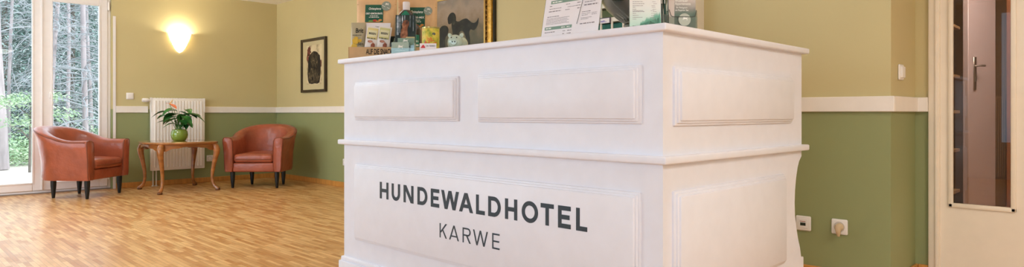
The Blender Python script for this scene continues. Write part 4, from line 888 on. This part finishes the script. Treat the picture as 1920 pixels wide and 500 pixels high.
mb = MB(); dog_into(mb, -.002, .037, .020, .015, lambda x, z: (x, -.0026, z)); mb.obj('white_dog_emblem', INKW, st, smooth=0)
# big glass bowl
bo = thing('glass_bowl', (-1.434, 2.101, ZT), 'big dark smoky glass goblet bowl on a cut glass foot behind the leaflet', 'bowl')
pin = [(0, .091), (.075, .091), (.098, .111), (.113, .130), (.122, .148), (.131, .176), (.135, .21), (.133, .25), (.124, .283)]
mb = MB(); mb.lathe(pin + [(.121, .283), (.130, .25), (.132, .21), (.128, .176), (.119, .15), (.095, .114), (.07, .095), (0, .095)], n=56); mb.obj('dark_bowl', mat('smoky_silver_glass', '6a665f', .10, metal=.8), bo, smooth=60)
po = [(.045, .060), (.0615, .0706), (.082, .087), (.1066, .1096), (.120, .128), (.129, .146), (.138, .175), (.142, .21), (.140, .25), (.130, .285)]
mb = MB(); mb.lathe(po + [(p[0] - .003, p[1] + .001) for p in reversed(po)], n=56); mb.obj('clear_outer_shell', glass_mat('clear_glass', 'f3f5f1', .12), bo, smooth=60)
mb = MB()
for k in range(26):
    a = 2 * pi * k / 26
    mb.tube([(.040 * cos(a), .040 * sin(a), .062), (.058 * cos(a + .15), .058 * sin(a + .15), .073), (.080 * cos(a - .05), .080 * sin(a - .05), .0895)], [.005, .0075, .003], 6)
mb.obj('cut_glass_cup', glass_mat('cut_glass', 'f4f5f0', .30, .1), bo, smooth=30)
mb = MB(); mb.lathe([(.050, 0), (.052, .006), (.042, .018), (.037, .036), (.044, .048), (.038, .056), (.042, .062)], n=14); mb.obj('foot', glass_mat('cut_glass_foot', 'eef0ea', .30, .1), bo, smooth=10)
# ------------------------------------------------------------------ shelf on the pier behind the counter
RW = mat('rack_white', 'e9e1d2', .5)
rk = thing('pigeonhole_shelf', (-2.38, PY, 1.2), 'white pigeonhole shelf with slim posts on the wall behind the counter', 'shelf')
X0, X1, Y0 = -2.78, -1.976, 3.497
for xa in (X0, X1 - .018): mb = MB(); mb.box(xa, xa + .018, Y0, PY, 1.25, 1.85); mb.obj('side_panel', RW, rk, world=True, smooth=0)
mb = MB(); mb.box(-2.25, X1 - .018, Y0 + .001, Y0 + .016, 1.25, 1.85); mb.obj('front_panel', RW, rk, world=True, smooth=0)
for z in (1.25, 1.39, 1.485, 1.58, 1.70, 1.835):
    mb = MB(); mb.box(X0 + .018, X1 - .018, Y0, PY, z, z + .028); mb.obj('shelf_board', RW, rk, world=True, smooth=0)
for x, z0, z1 in ((-2.655, 1.25, 1.85), (-2.565, 1.25, 1.49), (-2.475, 1.25, 1.49), (-2.385, 1.25, 1.49)):
    mb = MB(); mb.box(x - .0055, x + .0055, Y0 - .004, Y0 + .006, z0, z1); mb.obj('slim_post', RW, rk, world=True, smooth=0)
def sbx(nm, m, x0, x1, z0, z1, lab):
    mb = MB(); mb.box(x0, x1, Y0 + .03, PY - .004, z0, z1, .004, 1); tag(mb.obj(nm, m, smooth=30), lab, 'box', 'boxes on the pigeonhole shelf')
sbx('storage_box', mat('olive_box', '5d6a42', .6), -2.75, -2.27, 1.514, 1.572, 'olive green box on the upper board of the white pigeonhole shelf')
sbx('storage_box', mat('teal_box', '2f7466', .6), -2.75, -2.27, 1.419, 1.478, 'teal box on the lower board of the white pigeonhole shelf')
tg = thing('label_tag', (-2.610, Y0 - .003, 1.478), 'small white handwritten tag in a dark frame on the shelf edge', 'tag')
mb = MB(); mb.box(-.052, .038, -.006, -.002, 0, .037); mb.obj('tag_frame', mat('tag_frame_dark', '41394e', .5), tg, smooth=0)
mb = MB(); mb.quad((-.048, -.0065, -.0), (.031, -.0065, -.0), (.031, -.0065, .032), (-.048, -.0065, .032)); q = mb.obj('paper', PAPER, tg, smooth=0)
mb = MB(); text_into(mb, 'suki...', -.044, .008, .014, .05, lambda x, z: (x, -.0072, z), bold=.02, shear=.3); mb.obj('handwriting', mat('violet_ink', '5a3fb0', .6), q, smooth=0)
mb = MB(); mb.tube([(-2.62, 3.40, 1.86), (-2.685, 3.42, 1.66), (-2.66, 3.41, 1.58), (-2.632, 3.41, 1.52), (-2.64, 3.41, 1.46), (-2.668, 3.42, 1.40), (-2.70, 3.43, 1.25)], .004, 6)
tag(mb.obj('white_cable', mat('white_cable', 'e4ded6', .5)), 'thin white cable looping down in front of the pigeonhole shelf', 'cable')
# ------------------------------------------------------------------ outdoors
GR = sbox('ground', mat('pale_gravel', 'cfc9c2', .9, nz=30, namt=.12), (-17, XW - .3, -14, 22, -.3, -.12)); GR.name = 'terrace'
FG = sbox('forest_floor', paint_mat('forest_ground', ('4c5138', '6b6b4a', '8b835f'), 3, .9), (-60, -17, -30, 45, -.3, -.10))
def cards(mb, c, n, rad, size, rnd, flat=.6):
    for _ in range(n):
        p = Vector((rnd.gauss(0, 1), rnd.gauss(0, 1), rnd.gauss(0, 1)));
        if p.length > 2.2: p *= 2.2 / p.length
        p = Vector(c) + Vector((p.x * rad[0], p.y * rad[1], p.z * rad[2])) * .5
        a = Vector((rnd.uniform(-1, 1), rnd.uniform(-1, 1), rnd.uniform(-flat, flat))).normalized(); b = a.cross(Vector((rnd.uniform(-1, 1), rnd.uniform(-1, 1), 1))).normalized()
        s = size * rnd.uniform(.6, 1.3); mb.b.faces.new([mb.b.verts.new(q) for q in (p - a * s, p - b * s * .4, p + a * s, p + b * s * .4)])
BARK = mat('pale_bark', 'a39a9e', .85, nz=14, namt=.2, stretch=(1, 1, .2))
TWIG = mat('bleached_twigs', '9a9fa6', .85)
BARKD = mat('dark_bark', '6a645f', .9, nz=14, namt=.25)
FOLB = paint_mat('blue_green_needles', ('5f7d7a', '8ba5a2', 'b3c6c4'), 1.3, .8, 4)
FOLG = paint_mat('bright_leaves', ('7f9f7c', '9dbb95', 'c6dabb'), 3, .7, 3)
def bare_tree(x, y, r, h, nb, seed, label, lean=0):
    rn = random.Random(seed); t = thing('bare_tree', (x, y, -.11), label, 'tree', 'bare trees outside the glazed door')
    pts = [(lean * k / 10 + .05 * sin(k * .9 + seed), .05 * sin(k * .7 + seed * 2), h * k / 10) for k in range(11)]
    mb = MB(); mb.tube(pts, [r * (1 - .055 * k) for k in range(11)], 9); mb.obj('trunk', BARK, t, smooth=60)
    mb = MB()
    for _ in range(nb):
        k = rn.uniform(.06, .8); z = h * k; a = rn.uniform(0, 2 * pi); ln = rn.uniform(.5, 1.7); p0 = Vector((lean * k, 0, z)); dv = Vector((cos(a), sin(a), 0)); up = rn.uniform(-.15, .55); dr = rn.uniform(.2, 1.0)
        P = [p0 + dv * ln * u + Vector((0, 0, ln * (up * u - dr * u * u))) + Vector((.03 * sin(u * 9 + seed), .03 * cos(u * 8), 0)) for u in (0, .2, .4, .6, .8, 1)]
        rr = min(r, .05) * rn.uniform(.16, .34); mb.tube(P, [rr, rr * .85, rr * .7, rr * .55, rr * .4, rr * .15], 4)
        for _ in range(4):
            i = rn.randint(1, 4); q = P[i]; e = q + Vector((rn.uniform(-.4, .4), rn.uniform(-.4, .4), rn.uniform(-.45, .25))); mb.tube([q, q.lerp(e, .5) + Vector((0, 0, .04)), e], [rr * .4, rr * .3, rr * .12], 3)
    mb.obj('branches', TWIG, t, smooth=60); return t
def conifer(x, y, h, seed, label, nm='conifer'):
    rn = random.Random(seed); t = thing(nm, (x, y, -.11), label, 'tree', 'conifers at the back of the forest')
    mb = MB(); mb.tube([(0, 0, 0), (.03, .02, h * .5), (0, 0, h)], [.085, .06, .015], 8); mb.obj('trunk', BARKD, t)
    mb = MB()
    for k in range(70):
        z = h * (.03 + .94 * k / 70); rad = 1.15 * (1 - k / 75) + .25; a = k * 2.4 + rn.uniform(-.3, .3)
        for s in (.35, .65, .95): cards(mb, (rad * s * cos(a), rad * s * sin(a), z - .25 * s * s), 26, (.5, .5, .25), .055, rn)
    mb.obj('foliage', FOLB, t, smooth=0); return t
bare_tree(-14.6, 1.66, .17, 8, 26, 1, 'thick pale trunked tree at the left edge of the glazed door')
bare_tree(-15.4, 2.66, .045, 8, 70, 2, 'slender pale tree leaning behind the right door leaf, leftmost there', lean=.9)
bare_tree(-17.5, 3.28, .042, 9, 80, 3, 'slender pale tree in the middle of the right door leaf')
bare_tree(-16.0, 3.30, .06, 9, 80, 4, 'pale upright trunk at the right side of the right door leaf', lean=.25)
bare_tree(-18.8, 2.45, .04, 9, 90, 5, 'thin bare tree with arching twigs behind the left door leaf')
bare_tree(-19.5, 3.0, .04, 9, 90, 6, 'thin bare tree seen behind the meeting stiles of the door')
bare_tree(-20.5, 4.35, .05, 9, 90, 7, 'bare tree deep in the forest behind the hinge side of the door')
bare_tree(-21.5, 3.7, .045, 9, 90, 8, 'bare tree deep in the forest behind the pale upright trunk')
rn = random.Random(77); k = 0
LABC = ['dark blue green conifer at the back of the forest']
for row, (xx, n) in enumerate(((-22.5, 6), (-24.5, 7), (-27, 8), (-30, 9))):
    for i in range(n):
        y0 = abs(xx) * .085; y1 = abs(xx) * .28; y = y0 + (y1 - y0) * (i + .5) / n + rn.uniform(-.25, .25)
        if k == 0: c0 = [conifer(0, 0, 8.5, s, LABC[0]) for s in (1, 2, 3)]
        if k < 3: o = c0[k]
        else:
            src = c0[k % 3]; o = src.copy(); COL.objects.link(o)
            for ch in list(src.children):
                c = ch.copy(); c.parent = o; COL.objects.link(c)
        o.location = (xx + rn.uniform(-.5, .5), y, -.11); o.rotation_euler.z = rn.uniform(0, 6.28); s = rn.uniform(.85, 1.15); o.scale = (s, s, s); k += 1
def bush(x, y, n, rad, label, nm='leafy_bush', m=FOLG, z=.4, seed=1):
    rn = random.Random(seed); t = thing(nm, (x, y, -.11), label, 'bush', 'green bushes outside the glazed door')
    mb = MB(); cards(mb, (0, 0, z), n, rad, .04, rn)
    for v in mb.b.verts: v.co.z = max(.01, v.co.z)
    mb.obj('foliage', m, t, smooth=0)
    mb = MB()
    for k in range(7): mb.tube([(0, 0, 0), (rn.uniform(-.2, .2), rn.uniform(-.2, .2), z * .6), (rn.uniform(-.5, .5) * rad[0], rn.uniform(-.5, .5) * rad[1], z + rn.uniform(-.2, .3) * rad[2])], [.012, .008, .003], 5)
    mb.obj('stems', BARKD, t); return t
for i, (x, y, z, rd, lab) in enumerate(((-15.6, 1.85, .2, (.8, .6, .3), 'low green bush at the left edge of the gravel'), (-15.9, 2.4, .18, (.8, .7, .28), 'low green bush behind the gravel in the middle of the left pane'), (-15.9, 2.95, .2, (.8, .6, .3), 'low green bush behind the armchair beside the door'), (-16.4, 3.6, .16, (.9, .8, .3), 'taller green bush at the foot of the right pane'), (-18.0, 2.5, .3, (1, 1.0, .45), 'green bush at the forest edge behind the left pane'), (-18.2, 4.2, .35, (1, 1.2, .5), 'green bush at the forest edge beyond the hinge side'))): bush(x, y, 1100, rd, lab, z=z, seed=i + 3)
yg = thing('leafy_sapling', (-13.6, 2.02, -.12), 'young tree with a bright green leafy bough behind the left pane', 'tree')
mb = MB(); mb.tube([(0, 0, 0), (.04, 0, .6), (0, .03, 1.4)], [.022, .017, .008], 7)
for e in ((-.3, -.35, 1.2), (.2, .35, 1.25), (-.1, .25, 1.0), (.2, -.3, .8)): mb.tube([(0.02, 0, e[2] - .25), (e[0] * .5, e[1] * .5, e[2] - .05), e], [.010, .008, .004], 5)
mb.obj('trunk', BARKD, yg)
mb = MB(); rn = random.Random(9)
for c in ((-.1, -.2, 1.22), (.1, .15, 1.28), (.1, -.4, 1.18), (.05, .35, .98), (-.05, -.1, .85)): cards(mb, c, 240, (.45, .38, .13), .035, rn)
mb.obj('foliage', FOLG, yg, smooth=0)
